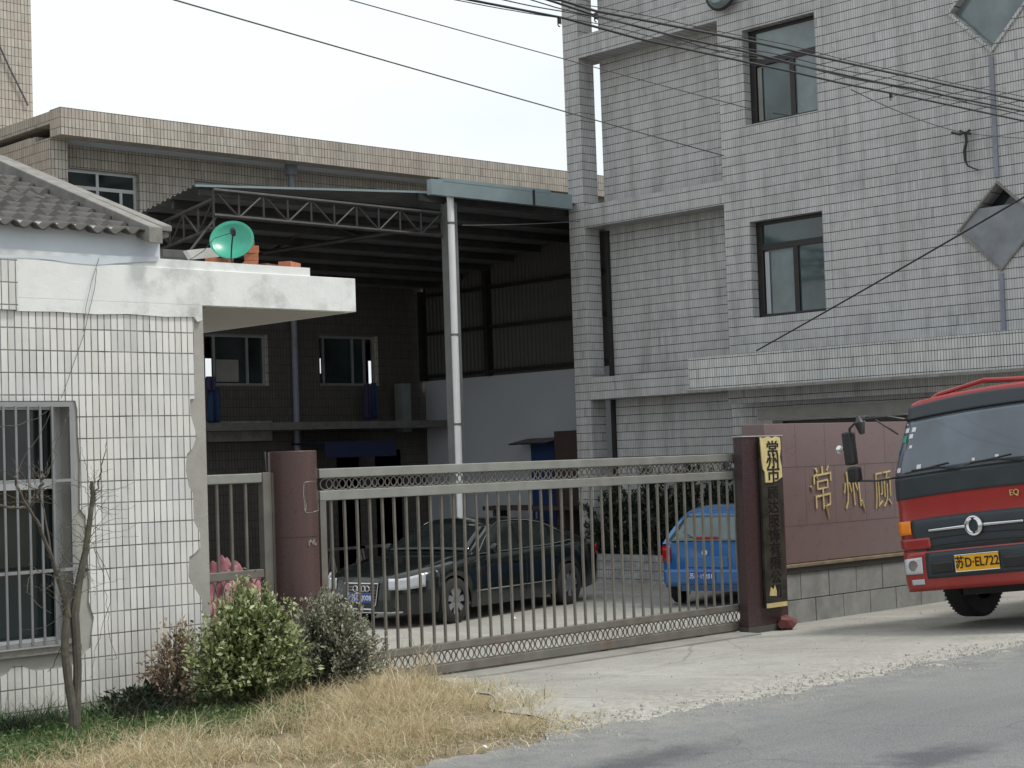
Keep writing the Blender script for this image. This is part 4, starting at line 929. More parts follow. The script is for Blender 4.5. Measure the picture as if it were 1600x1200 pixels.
# round pillar
pc = U(459, 800, Y=YG-.02); rp_ = (U(500, 800, Y=YG).x-U(416, 800, Y=YG).x)*.5*.735
pl_ = T('round_pillar', 'round gate pillar clad in reddish brown granite, glue marks on its right', 'pillar', (pc.x, YG-.02, -.15))
ztp = U(459, 706, Y=YG-.02).z; zs_ = U(459, 841, Y=YG-.25).z
mb = MB(); mb.lathe([(rp_, -.2), (rp_, zs_-.003)], 'z', (pc.x, YG-.02, 0), 48); mb.lathe([(rp_, zs_+.003), (rp_, ztp), (rp_*.97, ztp+.006), (0, ztp+.006)], 'z', (pc.x, YG-.02, 0), 48)
mb.lathe([(rp_-.006, zs_-.01), (rp_-.006, zs_+.01)], 'z', (pc.x, YG-.02, 0), 48)
mb.build('shaft', M['granite'], pl_, smooth=True)
def oncyl(px, py, dr=.003):
    d = U(px, py, Y=YG) - Vector((0, 0, EYE)); d.normalize(); o2 = Vector((0-pc.x, 0-(YG-.02))); dd2 = Vector((d.x, d.y)); a = dd2.dot(dd2); b = 2*o2.dot(dd2); r = rp_+dr; c = o2.dot(o2)-r*r
    disc = max(0, b*b-4*a*c); t = (-b-math.sqrt(disc))/(2*a); return Vector((0, 0, EYE))+d*t
gl = MB()
seg = [(475, 754), (480, 753), (487, 752), (493, 752)], [(475, 754), (474, 768), (475, 782), (476, 798), (478, 801)], [(478, 801), (486, 801), (493, 799), (497, 798)], [(496, 770), (497, 785), (497, 798)], [(475, 778), (478, 790), (477, 800)]
for s in seg: gl.tube([oncyl(*p, dr=.0) for p in s], [random.uniform(.0015, .006) for _ in s], 5)
for _ in range(14): p = oncyl(random.uniform(484, 496)-2, random.uniform(846, 854)); gl.tube([p, p+Vector((.004, 0, .02))], .006, 5)
gl.build('glue_mark', plain('dried_glue', (.27, .25, .24), .9, 0, .3, 30), pl_)
pk = MB(); pk.tube([U(414, 706, Y=YG+.05), U(419, 770, Y=YG+.05)], .006, 6); pk.build('wire_stub', M['cable_grey'], pl_)

# square gate post + company board
post = T('square_gate_post', 'square dark maroon granite gate post right of the gate', 'post', (13.6, YG-.0, -.2))
px0 = U(1163, 800, Y=YG-.16).x; px1 = U(1193, 800, Y=YG-.16).x; zpt = U(1168, 683, Y=YG-.1).z
MB().box(px0, px1+.34, YG-.16, YG-.05, -.12, zpt).build('shaft', M['granite_dark'], post, bevel=.005)
MB().box(px0-.006, px1+.346, YG-.166, YG-.044, -.26, -.12).build('plinth', M['mortar'], post)
MB().box(px0-.01, px1+.345, YG-.17, YG-.04, zpt+.001, zpt+.012).build('cap', M['soffit'], post)
YS = YG-.21
s0 = U(1187, 683, Y=YS); s1 = U(1219, 683, Y=YS); sz0 = U(1217, 948, Y=YS).z; sz1 = s0.z+.0
bx0, bx1 = s0.x+.005, s1.x+.0
sb = T('company_signboard', 'tall vertical company board, yellow sheet left only at its top', 'sign', ((bx0+bx1)/2, YS, sz0))
MB().box(bx0, bx1, YS, YS+.035, sz0, sz1).build('board', M['sign_dark'], sb, bevel=.004)
MB().box(bx0-.002, bx1+.002, YS-.006, YS+.0, sz0, sz0+.045).build('edge_trim', M['gold'], sb)
Wd = bx1-bx0
def SQ(px, py): p = U(px, py, Y=YS-.008); return Vector((p.x, YS-.012, p.z))
gp = [SQ(1187, 683), SQ(1192, 685), SQ(1200, 682), SQ(1206, 685), SQ(1212, 682), SQ(1218.5, 684), SQ(1219.5, 700), SQ(1218, 714), SQ(1221, 729), SQ(1222, 745), SQ(1214, 751), SQ(1205, 754), SQ(1196, 754), SQ(1195, 738), SQ(1192, 733), SQ(1190, 720)]
MB().prism(gp, (0, 1, 0), .010).build('yellow_sheet', M['gold_plate'], sb)
zc_ = [U(1204, y_, Y=YS).z for y_ in (702, 722, 742)]
for ch, z in zip('常州市', zc_): text_mb(ch, .165, ((bx0+bx1)/2+.012, YS-.014, z-.005), (1, 0, 0), (0, 0, 1), .002, wide=1.3, bold=.003).build('character', M['black_ink'], sb)
for ch, z in zip('顾达服饰有限公司', [sz0+.15+(zc_[2]-.24-sz0-.1)*(1-k/7) for k in range(8)]):
    text_mb(ch, .14, ((bx0+bx1)/2+.006, YS-.001, z), (1, 0, 0), (0, 0, 1), .001, wide=1.3, bold=.002).build('ghost_character', M['ghost_ink'], sb)
gp2 = [U(1203, 928, Y=YS-.004), U(1205, 917, Y=YS-.004), U(1209, 921, Y=YS-.004), U(1211, 914, Y=YS-.004), U(1214, 924, Y=YS-.004), U(1214, 931, Y=YS-.004), U(1203, 931, Y=YS-.004)]
MB().prism([Vector((p.x, YS-.004, p.z)) for p in gp2], (0, 1, 0), .003).build('paint_remnant', M['gold'], sb)

# sign wall
YSW = 11.3; sx0 = U(1193, 668, Y=YSW).x; sx1 = 18.2; szt = U(1300, 660.5, Y=YSW).z
szl = U(1320, 880, Y=YSW-.06).z
sw = T('sign_wall', 'brown stone name wall with gold characters on a grey block base', 'wall', ((sx0+sx1)/2, YSW, -.25))
MB().box(sx0, sx1, YSW, YSW+.30, szl+.05, szt).build('stone_face', M['granite_sign'], sw, bevel=.006)
jt = MB(); zj1 = U(1300, 727, Y=YSW).z; zj2 = U(1300, 817, Y=YSW).z
for z in (zj1, zj2): jt.box(sx0+.01, sx1, YSW-.0015, YSW, z-.003, z+.003)
for k, px in enumerate((1243, 1289, 1337, 1382, 1430)): x = U(px, 700, Y=YSW).x; jt.box(x-.0015, x+.0015, YSW-.001, YSW, zj1, szt-.01); jt.box(x+.148, x+.151, YSW-.001, YSW, zj2, zj1)
jt.build('joint', M['mortar'], sw)
MB().box(sx0-.03, sx1+.03, YSW-.07, YSW+.37, szl+.012, szl+.045).build('ledge', plain('dull_old_gold', (.22, .175, .11), .6, .1, .3, 9, (.14, .12, .10), .7), sw, bevel=.004)
MB().box(sx0-.0, sx1+.0, YSW-.04, YSW+.34, szl-.05, szl+.011).build('ledge_base', M['mortar'], sw)
rows_ = [(szl-.05, szl-.335), (szl-.335, -.30)]
x = sx0; bl = MB(); 
MB().box(sx0+.01, sx1-.01, YSW-.012, YSW+.30, -.3, szl-.051).build('mortar_core', M['mortar'], sw)
for ri, (za_, zb_) in enumerate(rows_):
    x = sx0 - (.25 if ri else 0)
    while x < sx1:
        wd = .50; a_, b_ = max(x, sx0), min(x+wd, sx1)
        if b_-a_ > .05: bl.box(a_+.005, b_-.005, YSW-.02-random.uniform(0, .004), YSW+.31, zb_+.005, za_-.005)
        x += wd
bl.build('block_base', M['grey_block'], sw, bevel=.004)
for ch, (px, py), sz, sh in (('常', (1284, 768), .52, .12), ('州', (1332, 770), .47, .0), ('顾', (1379, 769), .47, .1)):
    p = U(px, py, Y=YSW-.01)
    text_mb(ch, sz, (p.x, YSW-.012, p.z), (1, 0, .10), (-.10, 0, 1), .006, shear=sh, wide=.76, bold=-.007).build('gold_character', M['gold'], sw)
tl_s = MB()
for a_, b_, r0_ in (((1291, 790), (1296, 810), .016), ((1346, 782), (1353, 799), .016), ((1275, 742), (1279, 752), .014), ((1267, 760), (1271, 768), .012)):
    A_, B_2 = U(*a_, Y=YSW-.012), U(*b_, Y=YSW-.012); tl_s.tube([A_, A_.lerp(B_2, .5), B_2], [r0_, r0_*.8, .003], 6)
tl_s.build('brush_tail', M['gold'], sw, smooth=True)
for ch, px in (('达', 1432), ('服', 1480), ('饰', 1528)):
    p = U(px, 770, Y=YSW-.01); text_mb(ch, .46, (p.x, YSW-.012, p.z), (1, 0, .10), (-.10, 0, 1), .008, wide=.86, bold=.006).build('gold_character', M['gold'], sw)
# broken red stone
rk = MB(); c = U(1230, 983, Y=YG-.25); gz = gh(c.x, c.y)
bm_ = bmesh.new(); bmesh.ops.create_icosphere(bm_, subdivisions=2, radius=.1)
for v in bm_.verts: v.co = v.co*random.uniform(.75, 1.2); v.co.z = max(v.co.z*.8, -.06)
rk.add([(c.x+v.co.x, c.y+v.co.y, gz+.06+v.co.z) for v in bm_.verts], [tuple(v.index for v in f.verts) for f in bm_.faces]); bm_.free()
rk.thing('broken_stone', M['red_rock'], 'lump of broken dark red stone at the foot of the gate post', 'stone')

# pink quilt heap behind the side fence
qm = MB()
c0_ = U(366, 885, Y=YG+1.0)
def quilt(u, v):
    x = c0_.x - .62 + 1.1*u; y = YG+.55+.9*v; k = math.sin(math.pi*min(1, max(0, u)))**.35*math.sin(math.pi*min(1, max(0, v)))**.5
    z = -.2 + (U(366, 889, Y=YG+1.0).z+.2)*k + .06*math.sin(u*27+v*9)*math.sin(v*17+u*5) + .03*math.sin(u*14+2*v) + .025*abs(math.sin(u*45+v*13))
    return (x + .03*math.sin(v*20), y + .03*math.sin(u*17), z if k > .02 else -.25)
from mathutils import noise as mnoise
_q0 = quilt
def quilt(u, v):
    x, y, z = _q0(u, v); k = abs(mnoise.noise(Vector((x*7, y*7, 3)))); k2 = abs(mnoise.noise(Vector((x*17, y*17, 9)))); return (x, y, z + (.10*k+.05*k2 if z > -.24 else 0) - .05)
qm.grid(quilt, 110, 80); qm.thing('quilt_heap', M['pink'], 'heap of pink quilt cloth piled behind the short side fence', 'cloth', smooth=True)

# ------------------------------------------------------------------ overhead cables
def cable(pxs, Y, r, name, label, mat='cable', ext=(14., 30.), wob=0., group='cables strung along the road'):
    pts = [U(x, y, Y=Y) for x, y in pxs]
    d0 = (pts[0]-pts[1]).normalized(); d1_ = (pts[-1]-pts[-2]).normalized()
    pts = [pts[0]+d0*ext[0]] + pts + [pts[-1]+d1_*ext[1]]
    mb = MB(); fine = []
    for i in range(len(pts)-1):
        for k in range(6): 
            p = pts[i].lerp(pts[i+1], k/6); fine.append(p+Vector((0, wob*math.sin(p.x*2.3), wob*math.sin(p.x*3.1+1))))
    fine.append(pts[-1]); mb.tube(fine, r, 6)
    return mb.thing(name, M[mat], label, 'cable', group, smooth=True)
CY = 9.3
cable([(862, -4), (930, 17), (1070, 44), (1170, 64), (1300, 93), (1380, 111), (1500, 137), (1600, 158)], CY, .011, 'overhead_cable', 'uppermost thick black cable crossing the factory front')
cable([(866, 3), (930, 24), (1060, 58), (1170, 82), (1250, 102), (1350, 124), (1480, 150), (1600, 174)], CY+.1, .010, 'overhead_cable', 'second black cable down in the bundle crossing the factory front')
cable([(735, 0), (880, 28), (1000, 61), (1120, 87), (1250, 115), (1310, 129), (1445, 156), (1600, 189)], CY+.2, .010, 'overhead_cable', 'lowest thick black cable of the bundle, starting left over the sky')
cable([(690, -3), (800, 14), (900, 32), (1010, 56), (1120, 77), (1250, 103), (1400, 137), (1600, 180)], CY+.35, .004, 'overhead_cable', 'thin cable lying between the two lower thick ones', wob=.01)
cable([(800, 0), (900, 22), (1010, 47), (1130, 70), (1260, 96), (1420, 130), (1600, 168)], CY+.3, .005, 'overhead_cable', 'thin cable just under the second thick one', wob=.012)
cable([(872, 0), (960, 17), (1100, 42), (1250, 76), (1400, 111), (1600, 152)], CY+.15, .004, 'overhead_cable', 'thin wire riding above the uppermost thick cable', wob=.008)
cable([(868, 8), (960, 36), (1080, 66), (1200, 96), (1330, 121), (1470, 147), (1600, 183)], CY+.05, .005, 'overhead_cable', 'loosely twisted thin cable in the middle of the bundle', wob=.016)
# clamps on cables
for (px, py, yy, lab) in ((874, 31, CY+.2, 'small black clamp hanging from the lowest cable before the sky'), (931, 24, CY+.1, 'small black clamp where cables meet the corner pillar'), (1392, 148, CY+.2, 'small black tie under the lowest cable, middle of the factory front')):
    p = U(px, py, Y=yy); m_ = MB(); m_.box(p.x-.012, p.x+.012, yy-.012, yy+.012, p.z-.03, p.z+.02); m_.tube([(p.x+.02*math.cos(t), yy, p.z-.035+.02*math.sin(t)) for t in [k*.7 for k in range(8)]], .005, 5)
    m_.thing('cable_clamp', M['cable'], lab, 'clamp')
def wire(A, B, label, r=.006, back=14., sag=.05, name='overhead_wire', mat='cable_grey'):
    A0_ = A+(A-B).normalized()*back; L = (B-A0_).length; mb = MB()
    mb.tube([A0_.lerp(B, t) - Vector((0, 0, sag*4*t*(1-t) - sag*4*(back/L)*(1-back/L)*(1-t))) for t in [k/30 for k in range(31)]], r, 6)
    return mb.thing(name, M[mat], label, 'wire', smooth=True)
wire(U(285, 0, Y=15), U(1130, 243, X=XR-.02), 'long thin wire slanting down across the sky, the lower of the pair', r=.009, back=12)
wire(U(560, 0, Y=15), U(1180, 172, X=XR-.02), 'thin wire slanting across the sky above the longer one', r=.007, back=12)
wire(U(1600, 300, D=20), U(1182, 548, X=XCN+.3), 'thick dark cable rising from the entrance canopy to the upper right', r=.012, back=16, sag=.1, mat='cable')
wire(U(900, 346, X=XR-.1), U(722, 352, Y=22.5), 'thin wire stretched from the shed column to the corner pillar', r=.008, back=.1, sag=.02)
# bracket with cable ends on the facade
bp = U(1508, 208, X=XR-.05); br = T('wall_cable_bracket', 'small black wall bracket with a dangling cable end between the diamonds', 'bracket', bp)
def UX(px, py, d=-.08): return U(px, py, X=XR+d)
MB().tube([UX(1487, 207), UX(1500, 210), UX(1508, 207), UX(1517, 209)], .02, 8).tube([UX(1500, 204), UX(1508, 208), UX(1516, 203)], .018, 6).build('hook', M['black_plastic'], br, smooth=True)
MB().tube([UX(1509, 209), UX(1510, 222), UX(1507, 236), UX(1508, 250), UX(1512, 259), UX(1521, 263), UX(1530, 266)], [.025, .022, .026, .02, .014, .011, .009], 8).build('cable_tail', M['cable'], br, smooth=True)
wire(U(1330, 140, Y=CY+.2), UX(1505, 207), 'thin wire dropping from the cable bundle to the small wall bracket', r=.006, back=.01, sag=.05)
wire(U(1610, 216, X=XR-.2), UX(1512, 208), 'short thin wire leaving the wall bracket to the right', r=.006, back=.2, sag=.02)

# litter
for (px, py, lab) in ((803, 966, 'crumpled white plastic scrap on the yard beside the black car'), (1148, 957, 'white plastic scrap on the yard under the blue car'), (757, 1166, 'tiny white paper scrap lying on the asphalt'), (1245, 953, 'pale scrap at the foot of the grey block base')):
    zz = YARD if py < 1000 and px < 1200 else (0 if py > 1000 else -.2); c = U(px, py, Z=zz+.02); m_ = MB()
    bm_ = bmesh.new(); bmesh.ops.create_icosphere(bm_, subdivisions=1, radius=.035 if px < 1240 and py < 1000 else .02)
    for v in bm_.verts: v.co = v.co*random.uniform(.5, 1.3); v.co.z *= .6
    m_.add([(c.x+v.co.x, c.y+v.co.y, zz+.02+v.co.z) for v in bm_.verts], [tuple(v.index for v in f.verts) for f in bm_.faces]); bm_.free()
    m_.thing('litter_scrap', M['white_paint'], lab, 'litter')

# ------------------------------------------------------------------ cars
def interp(tab, x):
    if x <= tab[0][0]: return tab[0][1]
    for (a, b), (c, d) in zip(tab, tab[1:]):
        if x <= c: t = (x-a)/(c-a); t2 = t; return b+(d-b)*t2
    return tab[-1][1]
def car_body(P):
    """lofted lower body; local x forward, y left"""
    xs_ = sorted(set([round(P['x0']+(P['x1']-P['x0'])*i/60, 4) for i in range(61)] + [P['fw']+P['R']*math.cos(t) for t in [math.pi*k/14 for k in range(15)]] + [P['rw']+P['R']*math.cos(t) for t in [math.pi*k/14 for k in range(15)]]))
    secs = []
    for x in xs_:
        w_ = interp(P['w'], x); zs = interp(P['sh'], x); zt = interp(P['top'], x); zb = interp(P['bot'], x)
        for cx in (P['fw'], P['rw']):
            if abs(x-cx) < P['R']: zb = max(zb, P['wz']+math.sqrt(P['R']**2-(x-cx)**2))
        s = []
        for t, k in ((0, .965), (.22, .99), (.5, 1.), (.78, .985), (.93, .965), (1, .935)): s.append((w_*k, zb+(zs-zb)*t))
        s += [(w_*.86, zs+(zt-zs)*.55), (w_*.6, zs+(zt-zs)*.86), (w_*.3, zs+(zt-zs)*.97), (0, zt)]
        full = [(x, y, z) for y, z in s] + [(x, -y, z) for y, z in reversed(s[:-1])]
        secs.append(full)
    n = len(secs[0]); mb = MB(); mb.add([p for s in secs for p in s], [(i*n+k, i*n+k+1, (i+1)*n+k+1, (i+1)*n+k) for i in range(len(secs)-1) for k in range(n-1)])
    for idx in (0, len(secs)-1):
        s = secs[idx]; b = idx*n; mb.f += [tuple(b+k for k in range(n))]
    # inner floor so that one cannot see through
    mb.box(P['x0']+.15, P['x1']-.15, -P['W']*.62, P['W']*.62, .22, .5)
    return mb
def cabin(P):
    G = P['cab']; Wb, Wr, zr_ = P['Wb'], P['Wr'], P['zr']
    def W(z, x): zb = interp(P['sh'], x)-.02; t = max(0, min(1, (z-zb)/(zr_-zb))); return Wb+(Wr-Wb)*t**1.15
    mb = MB(); secs = []
    N = 40
    for i in range(N+1):
        x = G[0][0]+(G[-1][0]-G[0][0])*i/N; z = interp(G, x); zb = interp(P['sh'], x)-.03; z = max(z, zb+.001)
        s = [(W(zb, x), zb), (W(zb+(z-zb)*.5, x), zb+(z-zb)*.5), (W(z-.05*(z-zb), x), z-.07*(z-zb)), (W(z, x)*.9, z-.015*(z-zb)), (W(z, x)*.5, z+.012*(z-zb)), (0, z+.02*(z-zb))]
        secs.append([(x, y, q) for y, q in s]+[(x, -y, q) for y, q in reversed(s[:-1])])
    n = len(secs[0]); mb.add([p for s in secs for p in s], [(i*n+k, i*n+k+1, (i+1)*n+k+1, (i+1)*n+k) for i in range(N) for k in range(n-1)])
    return mb, W
def wheel(root, x, y, P, side, rimn=5):
    r = P['r']; t = P.get('tw', .2); yc = y; s = 1 if side > 0 else -1
    wh = MB().lathe([(r*.60, -t/2), (r*.9, -t/2), (r, -t/2+.025), (r, t/2-.025), (r*.9, t/2), (r*.60, t/2)], 'y', (x, yc, P['wz0']), 36, closed=True).build('wheel', M['tyre'], root, smooth=True, local=True)
    rm = MB(); ro = s*(t/2-.015)
    rm.lathe([(r*.62, ro-.0*s), (r*.66, ro), (r*.66, ro-s*.12), (r*.60, ro-s*.10)], 'y', (x, yc, P['wz0']), 36, closed=True)
    rm.lathe([(0, ro+s*.0), (r*.13, ro), (r*.15, ro-s*.04), (0, ro-s*.04)], 'y', (x, yc, P['wz0']), 20)
    for k in range(rimn):
        a = 2*math.pi*k/rimn + .3; ca, sa = math.cos(a), math.sin(a); px, pz = -sa, ca; wI, wO = r*.10, r*.15
        ys_ = (yc+ro, yc+ro-s*.035)
        vs = [(x+ca*rr+px*ww*sg, yy, P['wz0']+sa*rr+pz*ww*sg) for yy in ys_ for rr, ww in ((r*.1, wI), (r*.63, wO)) for sg in (-1, 1)]
        rm.add(vs, [(0, 1, 3, 2), (4, 5, 7, 6), (0, 1, 5, 4), (2, 3, 7, 6), (0, 2, 6, 4), (1, 3, 7, 5)])
    rm.build('rim', M['rim'], wh, local=True)
    dk = MB().lathe([(0, ro-s*.09), (r*.6, ro-s*.09), (r*.6, ro-s*.10), (0, ro-s*.10)], 'y', (x, yc, P['wz0']), 24).build('brake_disc', M['dark_frame'], wh, local=True)
def patch_side(root, name, W, poly, mat, sgn, off=.006, tw=1, parent=None, thick=.004):
    mb = MB(); vs = [(x, sgn*(W(z, x)+off), z) for x, z in poly]; mb.add(vs, [tuple(range(len(vs)))]); return mb.build(name, mat, parent or root, local=True, recalc=False, solid=thick)

# dark saloon
A = dict(x0=-2.51, x1=2.515, fw=1.56, rw=-1.385, R=.365, wz=.325, wz0=.325, r=.33, W=.93, tw=.225,
    w=[(-2.51, .60), (-2.47, .74), (-2.3, .83), (-2.0, .885), (-1.4, .92), (0, .93), (1.5, .925), (2.0, .885), (2.25, .80), (2.42, .68), (2.49, .56), (2.515, .50)],
    sh=[(-2.51, .80), (-2.4, .93), (-2.0, .965), (-1, .95), (0, .925), (.9, .90), (1.5, .855), (2.1, .765), (2.35, .70), (2.515, .62)],
    top=[(-2.51, .86), (-2.42, 1.0), (-2.1, 1.04), (-1.6, 1.03), (0, 1.0), (1.0, .985), (1.5, .945), (2.0, .87), (2.3, .80), (2.45, .73), (2.515, .66)],
    bot=[(-2.51, .36), (-2.3, .27), (-1.8, .22), (0, .19), (1.9, .20), (2.3, .19), (2.515, .23)],
    Wb=.835, Wr=.60, zr=1.45, cab=[(-2.02, 1.0), (-1.7, 1.14), (-1.35, 1.28), (-1.0, 1.38), (-.6, 1.435), (-.2, 1.455), (.1, 1.44), (.35, 1.38), (.7, 1.20), (1.12, .955)])
fwp = U(705, 973, Z=YARD); rwp = U(883, 946, Z=YARD)
_best = None
for k_ in range(720):                       # heading that puts the rear wheel on its sight line at the true wheelbase
    a_ = R_(k_/2); q_ = fwp - Vector((math.cos(a_), math.sin(a_), 0))*2.945; v_ = q_-Vector((0, 0, EYE)); xx_ = 800+FPX*v_.dot(CR)/v_.dot(CF)
    e_ = abs(xx_-884) + (1000 if v_.length < (fwp-Vector((0, 0, EYE))).length else 0)
    if _best is None or e_ < _best[0]: _best = (e_, a_)
haz = _best[1]
# wheels on the near side: centre line is offset
lf = Vector((-math.sin(haz), math.cos(haz), 0)); mid = fwp - Vector((math.cos(haz), math.sin(haz), 0))*1.56 - lf*.80
aud = T('black_saloon', 'very dark green saloon car parked behind the sliding gate', 'car', (mid.x, mid.y, YARD), haz)
car_body(A).build('body', M['audi_paint'], aud, smooth=True, local=True, weld=True)
cm, Wf = cabin(A); cm.build('roof', M['audi_paint'], aud, smooth=True, local=True, weld=True)
G = A['cab']
def wind(P, W, xa, xb, fr, off, name, mat, root):
    mb = MB(); 
    def f(u, v):
        x = xa+(xb-xa)*v; z = interp(P['cab'], x); yy = (W(z, x)-.05)*(2*u-1); return (x, yy, z + off + .018*(1-(2*u-1)**2))
    mb.grid(f, 14, 10); return mb.build(name, mat, root, smooth=True, local=True, solid=.004, recalc=False)
wind(A, Wf, 1.04, .40, 1, .012, 'windscreen', M['car_glass'], aud); wind(A, Wf, -1.88, -1.15, 1, .012, 'rear_window', M['car_glass'], aud)
for s in (1, -1):
    zb = .965
    front = [(.86, zb), (.62, 1.14), (.38, 1.29), (.16, 1.37), (-.08, 1.385), (-.14, 1.385), (-.16, zb+.012)]
    rear = [(-.22, zb+.014), (-.20, 1.385), (-.6, 1.365), (-.95, 1.31), (-1.02, 1.29), (-1.06, zb+.035)]
    quart = [(-1.11, zb+.037), (-1.08, 1.275), (-1.25, 1.21), (-1.42, 1.10), (-1.5, zb+.06)]
    for q in (front, rear, quart): patch_side(aud, 'side_window', Wf, q, M['car_glass'], s)
    tr = MB(); ring = [(.90, .955), (.62, 1.165), (.38, 1.31), (.16, 1.395), (-.2, 1.41), (-.6, 1.39), (-.95, 1.335), (-1.28, 1.215), (-1.48, 1.10), (-1.56, 1.02), (-1.0, .985), (-.2, .968), (.5, .958), (.90, .955)]
    tr.tube([(x, s*(Wf(z, x)+.008), z) for x, z in ring], .008, 5); tr.build('window_trim', M['chrome'], aud, smooth=True, local=True)
    dl = MB()
    for xx in (.98, -.18, -1.15): dl.tube([(xx+.0*z, s*(interp(A['w'], xx)*(1.002 if z < .75 else .985)), z) for z in (.28, .5, .7, .88)], .004, 4)
    dl.build('door_gap', M['black_plastic'], aud, local=True)
    for xx in (.02, -1.0): MB().box(xx-.1, xx+.1, s*.925-.012, s*.925+.012, .80, .825).build('handle', M['audi_paint'], aud, local=True, bevel=.005)
    st = MB(); st.tube([(x, s*(interp(A['w'], x)*.998), .43) for x in (1.1, .6, 0, -.5, -.95)], .009, 5); st.build('side_trim', M['chrome'], aud, local=True, smooth=True)
    mr = MB(); mr.lathe([(0, -.09), (.05, -.08), (.075, -.03), (.08, .03), (.06, .07), (0, .08)], 'y', (.72, s*.98, 1.03), 14); mr.box(.69, .75, s*.86, s*.93, .97, 1.0); mr.build('wing_mirror', M['audi_paint'], aud, smooth=True, local=True)
    hl = MB()
    def hf(u, v, s=s):
        x = 2.16+.32*u - .0*v; yy = interp(A['w'], x); return (x+.012, s*(yy+.014), .545+.20*v*(1-.2*u) + .035*(1-u))
    hl.grid(hf, 10, 4); hl.build('headlight', M['lamp_glass'], aud, smooth=True, local=True, recalc=False, solid=.006)
    hl = MB(); hl.grid(lambda u, v, s=s: (2.50+.02-.045*u, s*(.47+.11*u), .55+.16*v), 6, 3); hl.build('headlight', M['lamp_glass'], aud, smooth=True, local=True, recalc=False, solid=.006)
    MB().box(2.475, 2.50, s*.42, s*.62, .30, .40).build('fog_intake', M['black_plastic'], aud, local=True)
    tl_ = MB(); tl_.grid(lambda u, v, s=s: (-2.25-.22*u, s*(interp(A['w'], -2.25-.22*u)*.985+.008), .74+.17*v), 8, 3); tl_.build('tail_light', M['tail_red'], aud, smooth=True, local=True, recalc=False, solid=.006)
    for xx, nm in ((A['fw'], 'f'), (A['rw'], 'r')): wheel(aud, xx, s*.80, A, s, 7)
gr = MB(); xg = 2.528
gp_ = [(-.30, .64), (.30, .64), (.24, .34), (.17, .27), (-.17, .27), (-.24, .34)]
gr.add([(xg, y, z) for y, z in gp_]+[(xg-.12, y, z) for y, z in gp_], [(0, 1, 2, 3, 4, 5)]+[(i, (i+1) % 6, (i+1) % 6+6, i+6) for i in range(6)]); gg = gr.build('grille', M['black_plastic'], aud, local=True)
fr = MB(); lp = gp_+[gp_[0]]; fr.tube([(xg+.006, y, z) for y, z in lp], .012, 6); fr.build('grille_frame', M['chrome'], gg, local=True, smooth=True)
sl = MB()
for k in range(6): z = .36+k*.045; sl.box(xg+.001, xg+.008, -.24, .24, z, z+.008)
sl.build('slats', M['rim'], gg, local=True)
rg = MB()
for k in range(4): rg.tube([(xg+.02, -.105+.07*k+.042*math.cos(t), .565+.042*math.sin(t)) for t in [2*math.pi*j/20 for j in range(21)]], .0065, 6)
rg.build('ring_emblem', M['chrome'], gg, local=True, smooth=True)
pt_ = MB().box(xg+.018, xg+.026, -.22, .22, .36, .50).build('number_plate', M['plate_blue'], aud, local=True)
text_mb('苏D·J008', .105, (xg+.028, 0, .43), (0, 1, 0), (0, 0, 1), .001, wide=.92).build('plate_text', M['plate_white_ink'], pt_, local=True)
MB().tube([(2.46, -.66, .235), (2.52, -.42, .225), (2.525, 0, .22), (2.52, .42, .225), (2.46, .66, .235)], .012, 6).build('lip_trim', M['rim'], aud, local=True, smooth=True)

aud.scale = (1, 1, .965)
# blue hatchback, seen from behind
Bq = dict(x0=-1.78, x1=1.78, fw=1.12, rw=-1.18, R=.30, wz=.28, wz0=.28, r=.27, W=.76, tw=.165,
    w=[(-1.78, .62), (-1.72, .70), (-1.5, .745), (0, .76), (1.2, .75), (1.6, .66), (1.78, .5)],
    sh=[(-1.78, .93), (-1.5, .94), (0, .90), (.9, .86), (1.4, .76), (1.78, .62)],
    top=[(-1.78, .96), (-1.5, .97), (0, .95), (.9, .92), (1.4, .84), (1.78, .66)],
    bot=[(-1.78, .30), (-1.4, .24), (1.4, .2), (1.78, .25)],
    Wb=.70, Wr=.50, zr=1.44, cab=[(-1.76, .93), (-1.55, 1.12), (-1.30, 1.32), (-1.12, 1.41), (-.8, 1.455), (-.3, 1.46), (.15, 1.42), (.45, 1.27), (.95, .92)])
pc_ = U(1109, 948, Z=YARD); bz = R_(46.8-6.6-20)
ctr = pc_ + Vector((math.cos(bz), math.sin(bz), 0))*1.72
bc = T('blue_hatchback', 'bright blue hatchback parked with its rear towards the gate', 'car', (ctr.x, ctr.y, YARD), bz)
car_body(Bq).build('body', M['blue_paint'], bc, smooth=True, local=True, weld=True)
cm, Wh = cabin(Bq); cm.build('roof', M['blue_paint'], bc, smooth=True, local=True, weld=True)
mb = MB(); mb.grid(lambda u, v: (-1.735+(.43*v) - .03, (2*u-1)*(.60-.13*v), .97+.36*v), 12, 8); mb.build('rear_window', M['glass_teal'], bc, local=True, smooth=True, recalc=False, solid=.004)
MB().box(-1.75, -1.72, -.18, .18, 1.0, 1.03).build('brake_light', M['tail_red'], bc, local=True)
for s in (1, -1):
    for q in ([(.70, .95), (.42, 1.18), (.15, 1.34), (-.25, 1.37), (-.28, .95)], [(-.34, .95), (-.32, 1.37), (-1.1, 1.36), (-1.3, 1.30), (-1.42, .97)]): patch_side(bc, 'side_window', Wh, q, M['car_glass'], s)
    MB().grid(lambda u, v, s=s: (-1.80+.07*u, s*(.56+.15*u), .66+.24*v), 6, 3).build('tail_light', M['tail_red'], bc, local=True, smooth=True, recalc=False, solid=.01)
    mr = MB(); mr.box(.5, .6, s*.78, s*.9, .92, 1.03); mr.build('wing_mirror', M['blue_paint'], bc, local=True, bevel=.02)
    for xx in (Bq['fw'], Bq['rw']): wheel(bc, xx, s*.66, Bq, s, 5)
